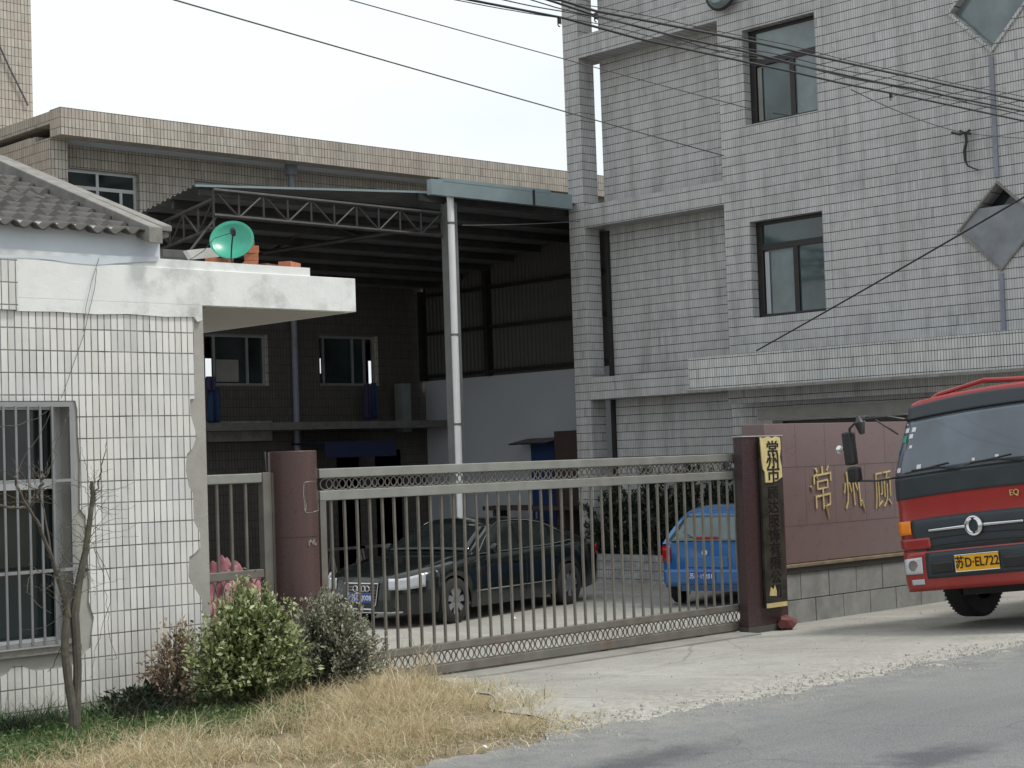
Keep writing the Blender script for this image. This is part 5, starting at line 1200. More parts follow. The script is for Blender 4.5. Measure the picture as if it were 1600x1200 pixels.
MB().box(-1.86, -1.70, -.66, .66, .33, .56).build('bumper', M['blue_paint'], bc, local=True, bevel=.04)
MB().box(-1.80, -1.77, -.34, .34, .58, .74).build('plate_recess', M['blue_paint'], bc, local=True, bevel=.01)
pt_ = MB().box(-1.875, -1.862, -.16, .28, .385, .525).build('number_plate', M['plate_blue'], bc, local=True)
text_mb('苏D·15201', .095, (-1.878, .06, .455), (0, -1, 0), (0, 0, 1), .001, wide=.86).build('plate_text', M['plate_white_ink'], pt_, local=True)
MB().lathe([(0, -.006), (.045, -.006), (.045, .006), (0, .006)], 'x', (-1.795, .02, .80), 18).build('badge', M['chrome'], bc, local=True)
MB().tube([(-1.70, .0, .97), (-1.72, .2, 1.0), (-1.70, .38, 1.1)], .008, 5).build('rear_wiper', M['black_plastic'], bc, local=True)

# ------------------------------------------------------------------ truck
tx = 13.7; ty = 8.42
trk = T('red_truck', 'small red cab truck parked on the apron before the name wall', 'truck', (tx+.02, ty, gh(0, 8.3)-.0), math.pi)
trk.rotation_euler = (R_(2.9), 0, math.pi)       # wheels on the falling apron
W0 = .93; WB = .895
def tw(z): return W0 - .03*sst(1.1, 0.5, z) - .145*sst(1.25, 2.15, z)
def fx(y, z):
    w_ = tw(z); k = min(1, abs(y)/w_)
    return -.03*k*k - .13*max(0, (k-.84)/.16)**2 - .34*max(0, z-1.42)**1.25*1.0 + .03*(1-sst(.9, 1.1, z))
def fpatch(name, mat, y0_, y1_, z0f, z1f, off=.004, par=None, nu=26, nv=8, solid=.006, frame=0):
    f0 = z0f if callable(z0f) else (lambda y: z0f); f1 = z1f if callable(z1f) else (lambda y: z1f)
    def f(u, v):
        y = y0_+(y1_-y0_)*u; z = f0(y)+(f1(y)-f0(y))*v; yy = y*tw(z)/W0
        return (fx(yy, z)+off, yy, z)
    return MB().grid(f, nu, nv).build(name, mat, par or trk, smooth=True, local=True, recalc=False, solid=solid)
# arches: lines bow upwards to the middle
ar_ = lambda z, a: (lambda y: z - a*(y/W0)**2)
cabm = MB()
NZ = 30; zs_l = [.47+(2.12-.47)*i/NZ for i in range(NZ+1)]; rings = []
for z in zs_l:
    w_ = tw(z); ring = []
    for k in range(33): y = w_*(-1+2*k/32); ring.append((fx(y, z), y, z))
    ring += [(-.6, w_, z), (-1.45, w_, z), (-1.5, w_*.95, z), (-1.5, -w_*.95, z), (-1.45, -w_, z), (-.6, -w_, z)]
    rings.append(ring)
# domed roof
for k_, (sc, dz) in enumerate(((.985, .035), (.93, .065), (.8, .085), (.5, .10), (.1, .105))):
    base_ = rings[NZ]; cxm = -.85
    rings.append([(cxm+(p[0]-cxm)*sc, p[1]*sc, 2.12+dz*.55) for p in base_])
rings = [[(p[0], p[1], p[2]-.035*(p[1]/W0)**2*sst(1.7, 2.12, p[2])) for p in r] for r in rings]
n = len(rings[0]); cabm.add([p for r in rings for p in r], [(i*n+k, i*n+(k+1) % n, (i+1)*n+(k+1) % n, (i+1)*n+k) for i in range(len(rings)-1) for k in range(n)])
cabm.f.append(tuple((len(rings)-1)*n+k for k in range(n))); cabm.f.append(tuple(reversed(range(n))))
cab = cabm.build('cab', M['truck_red'], trk, smooth=True, local=True)
fpatch('visor_panel', M['truck_dark'], -.90, .90, ar_(1.975, .02), ar_(2.115, .045), .012)
ws = fpatch('windscreen', M['windscreen'], -.893, .893, ar_(1.44, .015), ar_(1.955, .02), .008, nv=14)
fpatch('windscreen_surround', M['black_plastic'], -.915, .915, ar_(1.415, .015), ar_(1.98, .02), .004, nv=14)
fpatch('dash_band', M['truck_dark'], -.91, .91, ar_(1.225, .02), ar_(1.425, .015), .007)
fpatch('grille_panel', M['truck_dark'], -.69, .69, ar_(.71, .0), ar_(1.02, .02), .012)
fpatch('lower_grille', M['black_plastic'], -.56, .56, ar_(.70, .0), ar_(.745, .02), .014)
fpatch('chrome_bar', M['chrome'], .10, .50, lambda y: .888, lambda y: .914-.02*(y-.1), .03, solid=.012, nv=2)
fpatch('chrome_bar', M['chrome'], -.50, -.10, lambda y: .888, lambda y: .914+.02*(y+.1), .03, solid=.012, nv=2)
for k in range(3): fpatch('grille_rib', M['black_plastic'], -.52, .52, ar_(.76+.07*k, .04), ar_(.772+.07*k, .04), .018, nv=2)
emx = fx(0, .90)+.035
em = MB(); em.tube([(emx, .082*math.cos(t), .90+.082*math.sin(t)) for t in [2*math.pi*k/28 for k in range(29)]], .012, 8)
emo = em.build('emblem', M['chrome'], trk, smooth=True, local=True)
MB().lathe([(0, -.02), (.078, -.02), (.078, -.006), (0, -.006)], 'x', (emx, 0, .90), 28).build('emblem_disc', M['truck_dark'], emo, smooth=True, local=True)
sw_ = MB()
for s in (1, -1):
    pts = [(emx+.004, s*(.012+.050*math.sin(a)*1.0), .90+.062*math.cos(a)*s*1.0*(1)) for a in [math.pi*k/10 for k in range(11)]]
    sw_.tube(pts, [.006+.016*math.sin(math.pi*k/10) for k in range(11)], 6)
sw_.build('swoosh', M['chrome'], emo, smooth=True, local=True)
# bumper
bp_ = MB(); NZ2 = 8
def bf(u, v):
    y = WB*(-1+2*u); z = .345+.375*v; k = min(1, abs(y)/WB); return (.035-.03*k*k-.13*max(0, (k-.84)/.16)**2 + .02*math.sin(math.pi*v), y, z)
bp_.grid(bf, 40, NZ2); bump_ = bp_.build('bumper', M['truck_red'], trk, smooth=True, local=True, recalc=False, solid=.02)
def bpatch(name, mat, y0_, y1_, z0_, z1_, off, par=None, nu=16, inset=None):
    def f(u, v):
        y = y0_+(y1_-y0_)*u; a_ = z0_(y) if callable(z0_) else z0_; b_ = z1_(y) if callable(z1_) else z1_; z = a_+(b_-a_)*v; vv = (z-.345)/.375; k = min(1, abs(y)/WB)
        return (.035-.03*k*k-.13*max(0, (k-.84)/.16)**2+.02*math.sin(math.pi*vv)+off, y, z)
    return MB().grid(f, nu, 6).build(name, mat, par or bump_, smooth=True, local=True, recalc=False, solid=.008)
bpatch('bumper_intake', M['truck_dark'], -.56, .56, lambda y: .455+.0*y, .695, .016)
bpatch('intake_slot', M['black_plastic'], .26, .50, .50, .60, .024); bpatch('intake_slot', M['black_plastic'], -.50, -.26, .50, .60, .024)
for s in (1, -1):
    a_, b_ = (.60, .82) if s > 0 else (-.82, -.60)
    hl_ = bpatch('headlight', M['lamp_glass'], a_, b_, .505, lambda y: .66-.05*(abs(y)-.6), .018, par=trk)
    c_h = s*.70; kk = .035-.03*(.7/.885)**2-.002
    rf_ = MB(); rf_.lathe([(0, .03), (.045, .03), (.052, .036), (.052, .040), (0, .042)], 'x', (kk+.005, c_h, .585), 18); rf_.build('lamp_bowl', M['chrome'], hl_, smooth=True, local=True)
    bpatch('fog_lamp', M['lamp_glass'], s*.60, s*.74, .405, .455, .018, par=trk)
    fpatch('indicator', M['amber'], s*.70, s*.88, .875, 1.005, .018, nu=8, nv=4)
    fpatch('corner_panel', M['truck_red'], s*.50, s*.93, lambda y: .735, lambda y: .835-.0*abs(y), .02, nu=12, nv=4)
pt_ = MB().box(.082, .09, -.225, .225, .50, .645).build('number_plate', M['plate_yellow'], trk, local=True)
text_mb('苏D·EL722', .118, (.0925, 0, .572), (0, 1, 0), (0, 0, 1), .001, wide=.86, bold=.002).build('plate_text', M['black_ink'], pt_, local=True)
fr = MB(); fr.tube([(.09, y, z) for y, z in ((-.228, .497), (.228, .497), (.228, .648), (-.228, .648), (-.228, .497))], .004, 5); fr.build('plate_frame', M['chrome'], pt_, local=True)
p_ = text_mb('EQ', .075, (fx(.28, 1.15)+.012, .42, 1.155), (0, 1, 0), (0, 0, 1), .004); p_.build('letter_badge', M['gold'], trk, local=True)
# wipers
for y_a, y_b in ((-.62, -.10), (.02, .55)):
    wp = MB(); wp.tube([(fx(y_b, 1.42)+.03, y_b, 1.43), (fx(y_a+.2, 1.47)+.03, (y_a+y_b)/2, 1.475), (fx(y_a, 1.5)+.03, y_a, 1.47)], .010, 5); wp.tube([(fx(y_a-.05, 1.5)+.022, y_a-.08, 1.455), (fx(y_b, 1.5)+.022, y_b-.12, 1.50)], .007, 5); wp.build('wiper', M['black_plastic'], trk, local=True)
# stickers and papers at the screen's edge
for y_, z_, c_, sz in ((-.79, 1.86, 'leaf', .03), (-.81, 1.78, 'g', .045), (-.70, 1.86, 'w', .03), (-.85, 1.66, 'b', .035), (-.72, 1.80, 'w', .028), (-.86, 1.72, 'g', .03), (-.56, 1.50, 'w', .03), (-.80, 1.49, 'w', .03), (-.70, 1.70, 'leaf', .02), (.05, 1.50, 'w', .018), (.30, 1.50, 'w', .022)):
    mt_ = {'leaf': 'white_paint', 'g': 'dish', 'w': 'white_paint', 'b': 'plate_blue'}[c_]
    fpatch('sticker', M[mt_], y_-sz, y_+sz*.7, z_-sz*.7, z_+sz*.7, .014, par=ws, nu=3, nv=3, solid=0)
fpatch('sticker', plain('pale_reflection_card', (.16, .17, .20), .5), -.42, -.08, 1.56, 1.84, .0105, par=ws, nu=6, nv=6, solid=0) if False else None
# side windows and doors
for s in (1, -1):
    q = [(-.35, 1.30), (-.52, 1.86), (-1.15, 1.90), (-1.2, 1.28)]
    MB().grid(lambda u, v, s=s: ((-.35-.17*v)*(1-u)+(-1.2+.05*v)*u, s*(tw(1.30+.56*v)+.012), 1.30+.56*v), 4, 12).build('side_window', M['car_glass'], trk, local=True, smooth=True, recalc=False, solid=.006)
    MB().tube([(-.28, s*(tw(.6)+.003), .55), (-.28, s*(tw(1.2)+.003), 1.2), (-.48, s*(tw(1.95)+.003), 1.95), (-1.25, s*(tw(1.95)+.003), 1.98), (-1.3, s*(tw(.6)+.003), .55)], .006, 4).build('door_gap', M['black_plastic'], trk, local=True)
    # mirrors
    m0 = (-.12, s*.80, 1.90)
    arm = MB(); arm.tube([(-.25, s*.72, 1.96), (-.05, s*.86, 2.02), (.08, s*1.10, 2.02), (.10, s*1.19, 1.95), (.10, s*1.22, 1.78)], .013, 6)
    arm.tube([(-.2, s*.80, 1.44), (.02, s*1.0, 1.42), (.10, s*1.16, 1.44), (.10, s*1.20, 1.46)], .011, 6); arm.tube([(.0, s*.98, 2.02), (-.15, s*.82, 1.84)], .009, 6)
    ao = arm.build('mirror_arm', M['black_plastic'], trk, smooth=True, local=True)
    MB().box(.05, .14, s*1.22-.055, s*1.22+.055, 1.60, 1.92).build('wing_mirror', M['black_plastic'], trk, local=True, bevel=.02)
    MB().box(.05, .14, s*1.20-.06, s*1.20+.06, 1.43, 1.58).build('wing_mirror', M['black_plastic'], trk, local=True, bevel=.02)
    mb = MB(); mb.lathe([(0, -.02), (.035, -.015), (.042, .01), (0, .02)], 'x', (.13, s*1.31, 1.76), 14); mb.build('round_mirror', M['chrome'], trk, smooth=True, local=True)
    mb = MB(); mb.tube([(.09, s*1.08, 2.05), (.11, s*1.06, 1.98), (.12, s*1.04, 1.88)], [.02, .05, .025], 10); mb.build('kerb_mirror', M['black_plastic'], trk, smooth=True, local=True)
    for xw in (-.93, -3.6):
        P2 = dict(r=.385, tw=.21, wz0=.385-.0)
        wh = MB(); t = .22; r = .41
        wh.lathe([(r*.58, -t/2), (r*.92, -t/2), (r, -t/2+.03), (r, t/2-.03), (r*.92, t/2), (r*.58, t/2)], 'y', (xw, s*.70, .405), 40, closed=True)
        for k in range(36):
            a = 2*math.pi*k/36; wh.box(-.006, .006, s*.70-t/2+.02, s*.70+t/2-.02, 0, 0) if False else None
        wo = wh.build('wheel', M['tyre'], trk, smooth=True, local=True)
        MB().lathe([(0, s*.05), (.07, s*.06), (.09, s*.0), (.2, -s*.03), (.225, s*.08), (.24, s*.0), (0, -s*.05)], 'y', (xw, s*.70, .405), 24).build('rim', M['rim'], wo, smooth=True, local=True)
        tr_ = MB()
        for k in range(56):
            a = 2*math.pi*k/56; c_, s_ = math.cos(a), math.sin(a)
            tr_.bar((xw+c_*(r-.006), s*.70-.10, .405+s_*(r-.006)), (xw+c_*(r-.006), s*.70+.10, .405+s_*(r-.006)), .016, .005, up=(c_, 0, s_))
        tr_.build('tread', M['tyre'], wo, local=True)
MB().box(-4.6, -.2, -.42, -.30, .40, .55).box(-4.6, -.2, .30, .42, .40, .55).box(-1.12, -.98, -.6, .6, .32, .42).box(-3.67, -3.53, -.6, .6, .32, .42).build('chassis', M['black_plastic'], trk, local=True)
MB().box(-.48, -.12, -.80, .80, .36, .60).box(-1.6, -.5, -.56, .56, .26, .60).build('engine_guard', M['black_plastic'], trk, local=True)
bed = MB(); bed.box(-4.9, -1.62, -.92, .92, .62, .72); 
for s in (1, -1): bed.box(-4.9, -1.62, s*.92, s*.89, .72, 1.1)
bed.box(-4.9, -4.87, -.89, .89, .72, 1.1); bed.box(-1.65, -1.62, -.89, .89, .72, 1.9); bed.build('load_bed', M['truck_red'], trk, local=True, bevel=.01)
cgm = MB(); cgm.grid(lambda u, v: (-4.8+3.05*u, -.86+1.72*v, 1.15+1.30*(math.sin(math.pi*min(1, max(0, u)))**.25)*(math.sin(math.pi*v)**.4)+.02*math.sin(u*40)), 40, 20)
cgo = cgm.build('load_tarpaulin', M['white_sheet'], trk, smooth=True, local=True)
# roof guard rail
rr_ = MB()
rr_.tube([(-.40, -.58, 2.04), (-.42, -.60, 2.13), (-.45, -.52, 2.18), (-.45, 0, 2.24), (-.45, .52, 2.18), (-.42, .60, 2.13), (-.40, .58, 2.04)], .022, 8)
rr_.tube([(-.45, -.52, 2.18), (-1.2, -.56, 2.19), (-1.35, -.56, 2.04)], .02, 8); rr_.tube([(-.45, .52, 2.18), (-1.2, .56, 2.19), (-1.35, .56, 2.04)], .02, 8); rr_.tube([(-.44, -.3, 2.10), (-.45, -.3, 2.21)], .014, 6)
rr_.build('roof_rack', M['truck_red'], trk, smooth=True, local=True)

# body roll on its springs: everything but the wheels leans a little more
_rr = R_(2.8)
for ch in trk.children:
    if ch.name.startswith('wheel'): continue
    ch.rotation_euler = (_rr, 0, 0); ch.location = (0, math.sin(_rr)*.5, .5-math.cos(_rr)*.5)

# ------------------------------------------------------------------ plants
def leaf_mesh(name, V, F, tone, mat):
    me = bpy.data.meshes.new(name); V = np.asarray(V, dtype=np.float32).reshape(-1, 3); F = np.asarray(F, dtype=np.int32)
    k = F.shape[1]; me.vertices.add(len(V)); me.vertices.foreach_set('co', V.ravel()); me.loops.add(F.size); me.loops.foreach_set('vertex_index', F.ravel())
    me.polygons.add(len(F)); me.polygons.foreach_set('loop_start', np.arange(0, F.size, k, dtype=np.int32)); me.polygons.foreach_set('loop_total', np.full(len(F), k, dtype=np.int32))
    me.update(calc_edges=True); me.validate()
    at = me.attributes.new('tone', 'FLOAT', 'POINT'); at.data.foreach_set('value', np.asarray(tone, dtype=np.float32)); me.materials.append(mat)
    return link(bpy.data.objects.new(name, me))
def norm(a): return a/np.maximum(1e-9, np.linalg.norm(a, axis=-1, keepdims=True))
def leaves(centers, dirs, L, Wd, tone, name, mat, org):
    """leaf = two bent halves (6 verts, 2 quads)"""
    n = len(centers); d = norm(dirs); up = norm(RN.normal(size=(n, 3))+np.array([0, 0, .9])); s = norm(np.cross(d, up)); nn = np.cross(s, d)
    L = L[:, None]; Wd = Wd[:, None]; c = centers-org
    a = c; m = c+d*L*.5-nn*L*.04; b = c+d*L - nn*L*.12; l = c+d*L*.45+s*Wd+nn*Wd*.35; r = c+d*L*.45-s*Wd+nn*Wd*.35
    V = np.stack([a, l, b, r, m], 1).reshape(-1, 3); i = np.arange(n)[:, None]*5
    F = np.concatenate([i+np.array([[0, 1, 4, 4]]), ], 0)
    F = np.concatenate([i+np.array([[0, 4, 1]]), i+np.array([[4, 2, 1]]), i+np.array([[0, 3, 4]]), i+np.array([[3, 2, 4]])], 0)
    return leaf_mesh(name, V, F, np.repeat(tone, 5), mat)
def bush(label, name, cx, cy, gz_, rx, ry, h, nst, nl, mat, L=.05, base_w=.35, rosette=True, group=None, stemmat='twig', tone_pow=1., hollow=.3, cat='bush'):
    root = T(name, label, cat, (cx, cy, gz_), group=group); org = np.array([cx, cy, gz_])
    st = MB(); C, D, TN = [], [], []
    tips = []
    for k in range(nst):
        a = RN.uniform(0, 2*math.pi); rr = math.sqrt(RN.uniform(hollow**2, 1)); el = RN.uniform(.0, 1)
        # tips over a lumpy dome
        th = math.acos(1-el*.98); lump = .97+.20*math.sin(a*3+cx*7)+.15*math.sin(a*5+el*9+cy)+RN.normal(0, .10)
        tip = np.array([rx*math.sin(th)*math.cos(a)*lump, ry*math.sin(th)*math.sin(a)*lump, h*(.22+.78*math.cos(th)*(.9+.2*RN.random()))])
        b0 = np.array([RN.normal(0, .05), RN.normal(0, .05), 0]); mid = (b0+tip)*.5*np.array([base_w*1.4, base_w*1.4, 1.05])
        pts = [b0, mid, tip]; bez = [(1-t)**2*b0+2*t*(1-t)*mid+t*t*tip for t in np.linspace(0, 1, 6)]
        if k % 3 == 0: st.tube([tuple(p+org) for p in bez], [.007, .006, .005, .004, .003, .002], 5)
        m = int(nl/nst)
        for j in range(m):
            t = .35+.65*RN.random()**.55; p = (1-t)**2*b0+2*t*(1-t)*mid+t*t*tip + RN.normal(0, .022, 3)
            out = (tip-mid); out = out/np.linalg.norm(out)
            d = out*RN.uniform(.2, 1)+RN.normal(0, .6, 3)+np.array([0, 0, .25])
            C.append(p+org); D.append(d); TN.append(min(1, max(0, (.06+1.1*t**2.6*RN.random()**(tone_pow*.8)+.12*RN.normal()))))  # inner leaves darker, tips lighter: inner shade and highlights put into leaf tone
    st.build('stems', M[stemmat], root, smooth=True)
    n = len(C); TN = np.array(TN); Ls = L*RN.uniform(.6, 1.25, n)
    o = leaves(np.array(C), np.array(D), Ls, Ls*RN.uniform(.2, .3, n), TN, 'foliage', mat, org); o.parent = root
    return root
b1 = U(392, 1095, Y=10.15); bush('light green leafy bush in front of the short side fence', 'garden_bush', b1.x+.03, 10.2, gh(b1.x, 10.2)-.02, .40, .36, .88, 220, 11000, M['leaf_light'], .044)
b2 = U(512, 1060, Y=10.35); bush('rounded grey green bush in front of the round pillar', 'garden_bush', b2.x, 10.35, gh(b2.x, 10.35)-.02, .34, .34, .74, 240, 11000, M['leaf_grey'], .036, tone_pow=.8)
b3 = U(283, 1105, Y=10.5); bush('small withered brown shrub against the white tiled wall', 'withered_shrub', b3.x, 10.55, gh(b3.x, 10.5)-.02, .25, .2, .62, 90, 1500, M['leaf_dry'], .042, hollow=.1)
b4 = U(238, 1120, Y=10.6); bush('low dark shrub at the foot of the white wall left of the withered one', 'low_shrub', b4.x-.1, 10.6, gh(b4.x, 10.6)-.02, .26, .2, .22, 60, 900, M['leaf_dark'], .05)
# hedge of dark shrubs by the factory frame, seen through the gate
for i, (px, py, r, h, lab) in enumerate(((968, 880, .75, 1.75, 'dark shrub left of the group behind the gate by the corner pillar'), (1022, 872, .8, 1.95, 'dark shrub in the middle behind the gate, between the corner pillar and the blue car'), (1086, 870, .85, 2.15, 'tallest dark shrub just behind the blue car'), (1140, 865, .8, 2.2, 'dark shrub right of the blue car near the gate post'))):
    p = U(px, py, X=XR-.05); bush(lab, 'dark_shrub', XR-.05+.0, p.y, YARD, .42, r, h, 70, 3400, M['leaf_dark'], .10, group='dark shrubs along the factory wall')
# bare small tree by the barred window
YT = 10.05
def PT(x, y, d=0.): return U(x, y, Y=YT+d)
tree = T('bare_tree', 'leafless small forked tree beside the barred window', 'tree', (PT(114, 1148).x, YT, gh(PT(114, 1148).x, YT)))
tb = MB()
tb.tube([PT(116, 1155), PT(114, 1110), PT(106, 1060), PT(101, 1020), PT(102, 985), PT(105, 960)], [.034, .030, .028, .026, .026, .024], 9)
tb.tube([PT(118, 1155), PT(120, 1090), PT(121, 1040), PT(118, 985), PT(116, 960), PT(120, 930), PT(125, 900), PT(134, 860), PT(140, 815), PT(145, 775), PT(143, 752)], [.030, .028, .028, .030, .032, .028, .024, .022, .018, .015, .011], 9)
tb.tube([PT(106, 965), PT(101, 935), PT(92, 905), PT(83, 880)], [.026, .022, .018, .015], 8)
tb.build('trunk', M['bark'], tree, smooth=True)
br_ = MB()
def branch(pts, r0, r1, d=0.):
    n_ = len(pts); P = [PT(p[0], p[1], d*(i/(n_-1))) for i, p in enumerate(pts)]
    P2 = []
    for i in range(n_-1):
        for k in range(4):
            q = P[i].lerp(P[i+1], k/4); P2.append(q+Vector((random.gauss(0, .003), random.gauss(0, .01), random.gauss(0, .003))))
    P2.append(P[-1]); br_.tube(P2, [r0+(r1-r0)*i/(len(P2)-1) for i in range(len(P2))], 6)
branch([(83, 880), (74, 850), (60, 820), (46, 795), (30, 770), (24, 745)], .013, .007, -.2)
branch([(46, 792), (30, 794), (10, 792), (-20, 786)], .010, .009, -.15)
branch([(46, 793), (58, 778), (66, 755), (66, 735)], .011, .008, -.1)
branch([(82, 880), (70, 800), (62, 775), (60, 760)], .006, .003, .1)
branch([(145, 775), (153, 762), (158, 742), (163, 715), (167, 690)], .007, .002, -.1)
branch([(66, 752), (78, 735), (86, 715), (88, 700), (100, 660), (110, 640)], .003, .0015, .0)
branch([(24, 745), (40, 710), (60, 680), (80, 640)], .003, .0015)
branch([(-5, 668), (30, 664), (58, 655), (78, 638)], .003, .002, -.1)
branch([(120, 915), (104, 908), (85, 902), (60, 892), (45, 880)], .005, .002, -.25)
branch([(128, 905), (136, 893), (137, 888)], .010, .007, .05)
branch([(124, 880), (112, 882), (100, 870), (96, 862)], .005, .003)
branch([(140, 830), (126, 822), (110, 818)], .0035, .0015)
branch([(150, 860), (170, 900), (172, 940), (160, 985), (146, 1030), (142, 1060)], .0022, .0015, .2)
branch([(146, 850), (160, 890), (166, 930), (170, 985), (180, 1030), (166, 1032)], .002, .0015, .25)
branch([(60, 890), (44, 905), (42, 925), (60, 945), (80, 958)], .0025, .0015, -.3)
branch([(105, 990), (95, 1010), (84, 1040), (74, 1050)], .004, .002, .1)
for _ in range(95):
    sx, sy = random.choice([(143, 770), (145, 785), (140, 820), (135, 850), (128, 880), (60, 770), (40, 790), (90, 900), (118, 930), (66, 750), (100, 960)])
    a = random.uniform(-2.6, -.2) if random.random() < .75 else random.uniform(-3.1, 3.1); L_ = random.uniform(25, 85); c = random.uniform(-1.2, 1.2); pts = [(sx, sy)]
    for k in range(4): a += c*.3; pts.append((pts[-1][0]+math.cos(a)*L_/4, pts[-1][1]+math.sin(a)*L_/4))
    branch(pts, .0022, .0009, random.uniform(-.3, .3))
br_.build('branches', M['twig'], tree, smooth=True)

# grass ------------------------------------------------------------
def blades(name, pts, H, lean, width, mat, label, cat, tone):
    n = len(pts); base = np.array([(x, y, gh(x, y)-.01) for x, y in pts]); a = RN.uniform(0, 2*math.pi, n); ld = np.stack([np.cos(a), np.sin(a), np.zeros(n)], 1)
    H = np.asarray(H)[:, None]; lean = np.asarray(lean)[:, None]; b2 = RN.uniform(0, 2*math.pi, n); s = np.stack([np.cos(b2), np.sin(b2), np.zeros(n)], 1)*np.asarray(width)[:, None]
    up = np.array([[0, 0, 1.]]); P = []; K = 4; crv = RN.uniform(.5, 1.6, n)[:, None]
    for k in range(K+1):
        t = k/K; c = base + up*H*(t - .45*lean*t*t) + ld*H*lean*(t**(1+crv*.8)); wv = s*(1-t*.85); P += [c-wv, c+wv]
    V = np.stack(P, 1).reshape(-1, 3); i = np.arange(n)[:, None]*(2*(K+1))
    F = np.concatenate([i+np.array([[2*k, 2*k+1, 2*k+3, 2*k+2]]) for k in range(K)], 0)
    o = leaf_mesh(name, V, F, np.repeat(tone, 2*(K+1)), mat); o['kind'] = 'stuff'; o['label'] = label; o['category'] = cat; return o
def clumpnoise(x, y): return math.sin(x*3.1+y*1.3)*math.sin(y*4.3-x*.7)+.6*math.sin(x*7.7+1)*math.sin(y*8.9)
dry, DH, DL = [], [], []
tries = 0
while len(dry) < 34000:
    x = random.uniform(1.2, 10.2); y = random.uniform(7.22, 10.6)
    # outline of the verge: ends along a slanting line towards the gate
    lim = 7.05+.62*(y-7.4) + .18*math.sin(y*6)
    if x > lim + .6*random.random()**3: continue
    yb_ = 9.15+1.6*sst(5.9, 7.5, x); gl_ = sst(yb_-.2, yb_+.25, y + .2*math.sin(x*2.1))     # green strip near the house
    if random.random() < gl_*.93: continue
    k = clumpnoise(x, y)
    if random.random() > .45+.5*k: continue
    edge = sst(lim+.1, lim-.6, x) if False else min(1, max(.12, (lim+.2-x)/.7)); fr_ = sst(7.25, 7.9, y)
    h = (.055+.11*fr_)*(.55+.6*edge)*(.8+.5*sst(5.5, 7.5, x))*random.uniform(.45, 1.25)*(1+.22*k)*(1-.35*sst(9.3, 10.2, y))
    dry.append((x, y)); DH.append(h); DL.append(random.uniform(.3, 1.3) if random.random() < .6 else random.uniform(1.3, 2.1))
n = len(dry); blades('dry_grass', dry, DH, DL, RN.uniform(.0012, .0034, n), M['grass_dry'], 'straw coloured dry grass along the verge by the road', 'grass', np.clip(RN.beta(2, 2.2, n), 0, 1))
gr_, GH_, GL_ = [], [], []
while len(gr_) < 15000:
    x = random.uniform(1.2, 8.6); y = random.uniform(8.3, 10.9)
    yb_ = 9.1+1.3*sst(6.2, 7.8, x); gl_ = sst(yb_-.3, yb_+.2, y + .2*math.sin(x*2.1)); 
    if random.random() > gl_*(.75+.3*clumpnoise(x+3, y)): continue
    if x > 7.0 and random.random() < sst(7.0, 8.5, x)*.8: continue
    wallk = sst(10.2, 10.8, y)
    gr_.append((x, y)); GH_.append(random.uniform(.04, .12)*(1+1.3*wallk)); GL_.append(random.uniform(.2, 1.6))
n = len(gr_); blades('green_weeds', gr_, GH_, GL_, RN.uniform(.002, .006, n), M['grass_green'], 'low green weeds growing along the foot of the white wall', 'weeds', np.clip(RN.beta(1.8, 2.6, n), 0, 1))
mixg = [random.choice(dry) for _ in range(2600)]
n = len(mixg); blades('green_weeds', mixg, RN.uniform(.05, .16, n), RN.uniform(.2, 1.4, n), RN.uniform(.0018, .004, n), M['grass_green'], 'scattered green blades growing through the dry verge grass', 'weeds', np.clip(RN.beta(2.4, 2, n), 0, 1))
lit = [random.choice(dry) for _ in range(3500)]
n = len(lit); blades('straw_litter', [(x+random.gauss(0, .12), y+random.gauss(0, .08)) for x, y in lit], RN.uniform(.05, .22, n), RN.uniform(1.9, 2.2, n), RN.uniform(.0015, .0045, n), M['grass_dry'], 'broken straw lying flat among the dry grass', 'straw', np.clip(RN.beta(3, 1.6, n), 0, 1))
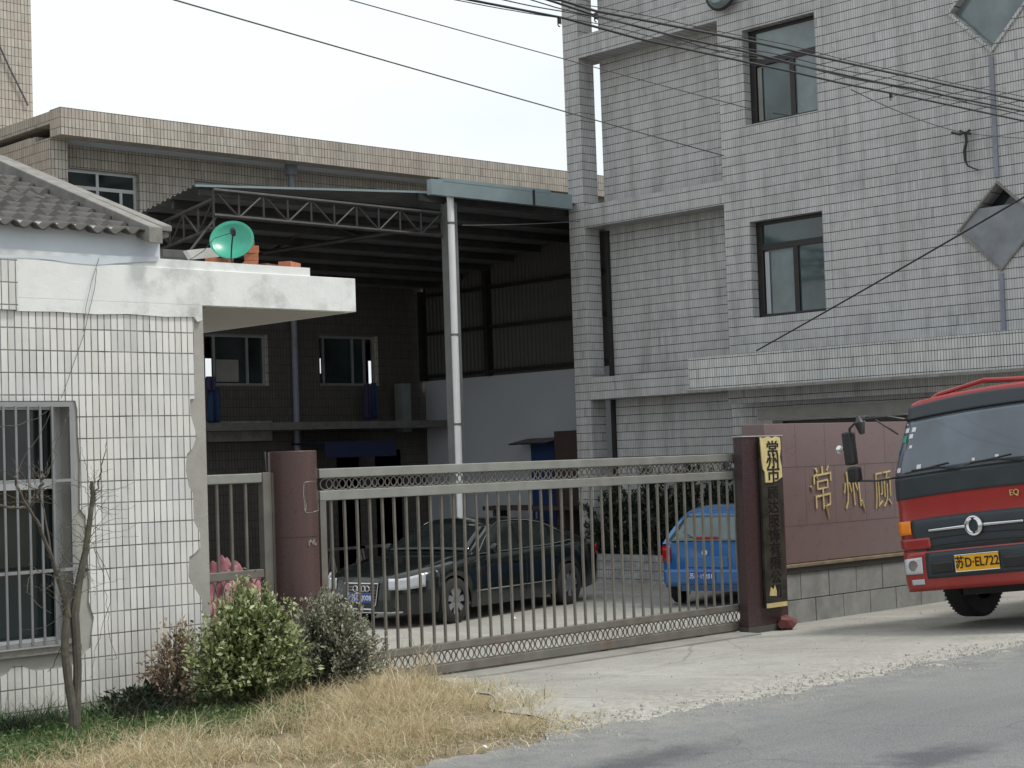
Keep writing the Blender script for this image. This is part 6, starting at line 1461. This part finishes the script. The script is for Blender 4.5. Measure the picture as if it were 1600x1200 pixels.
# broad weed leaves in the green strip
C = []; D = []
for _ in range(5200):
    x, y = random.choice(gr_); C.append((x+random.gauss(0, .03), y+random.gauss(0, .03), gh(x, y)+random.uniform(0, .06))); D.append((random.gauss(0, 1), random.gauss(0, 1), random.uniform(-.1, .7)))
n = len(C); Ls = RN.uniform(.015, .04, n); o = leaves(np.array(C), np.array(D), Ls, Ls*.3, np.clip(RN.beta(2, 3, n), 0, 1), 'ground_leaves', M['grass_green'], np.zeros(3)); o['kind'] = 'stuff'; o['label'] = 'small broad weed leaves among the low green weeds'; o['category'] = 'weeds'
# tufts: dark strappy clumps by the wall, dry stalks
def tuft(px, py, y, n_, h, mat, label, name, lean=(.3, 1.1), wd=(.002, .005), spread=.06, cat='grass tuft'):
    c = U(px, py, Y=y); pts = [(c.x+random.gauss(0, spread), y+random.gauss(0, spread)) for _ in range(n_)]
    o = blades(name, pts, [h*random.uniform(.5, 1.1) for _ in pts], [random.uniform(*lean) for _ in pts], RN.uniform(*wd, n_), M[mat], label, cat, np.clip(RN.beta(2, 2, n_), 0, 1)); del o['kind']
    return o
tuft(20, 1135, 10.5, 300, .24, 'leaf_dark', 'dark strappy grass tuft at the foot of the wall under the barred window', 'grass_tuft', spread=.075)
tuft(75, 1130, 10.55, 220, .22, 'leaf_dark', 'dark strappy grass tuft just left of the bare tree', 'grass_tuft', spread=.07)
tuft(215, 1125, 10.4, 320, .24, 'leaf_dark', 'dark strappy grass tuft right of the bare tree at the wall', 'grass_tuft', spread=.13, wd=(.003, .007))
tuft(650, 1050, 10.6, 40, .5, 'grass_dry', 'tall dry stalks rising in front of the left end of the gate', 'grass_tuft', lean=(.1, .8), spread=.10)
tuft(500, 1075, 10.4, 60, .42, 'grass_green', 'green grass clump at the right foot of the grey green bush', 'grass_tuft', lean=(.3, .9), wd=(.003, .006))
tuft(600, 1060, 10.6, 90, .36, 'grass_dry', 'dry stalks between the grey green bush and the gate', 'grass_tuft', lean=(.1, .9), spread=.12)
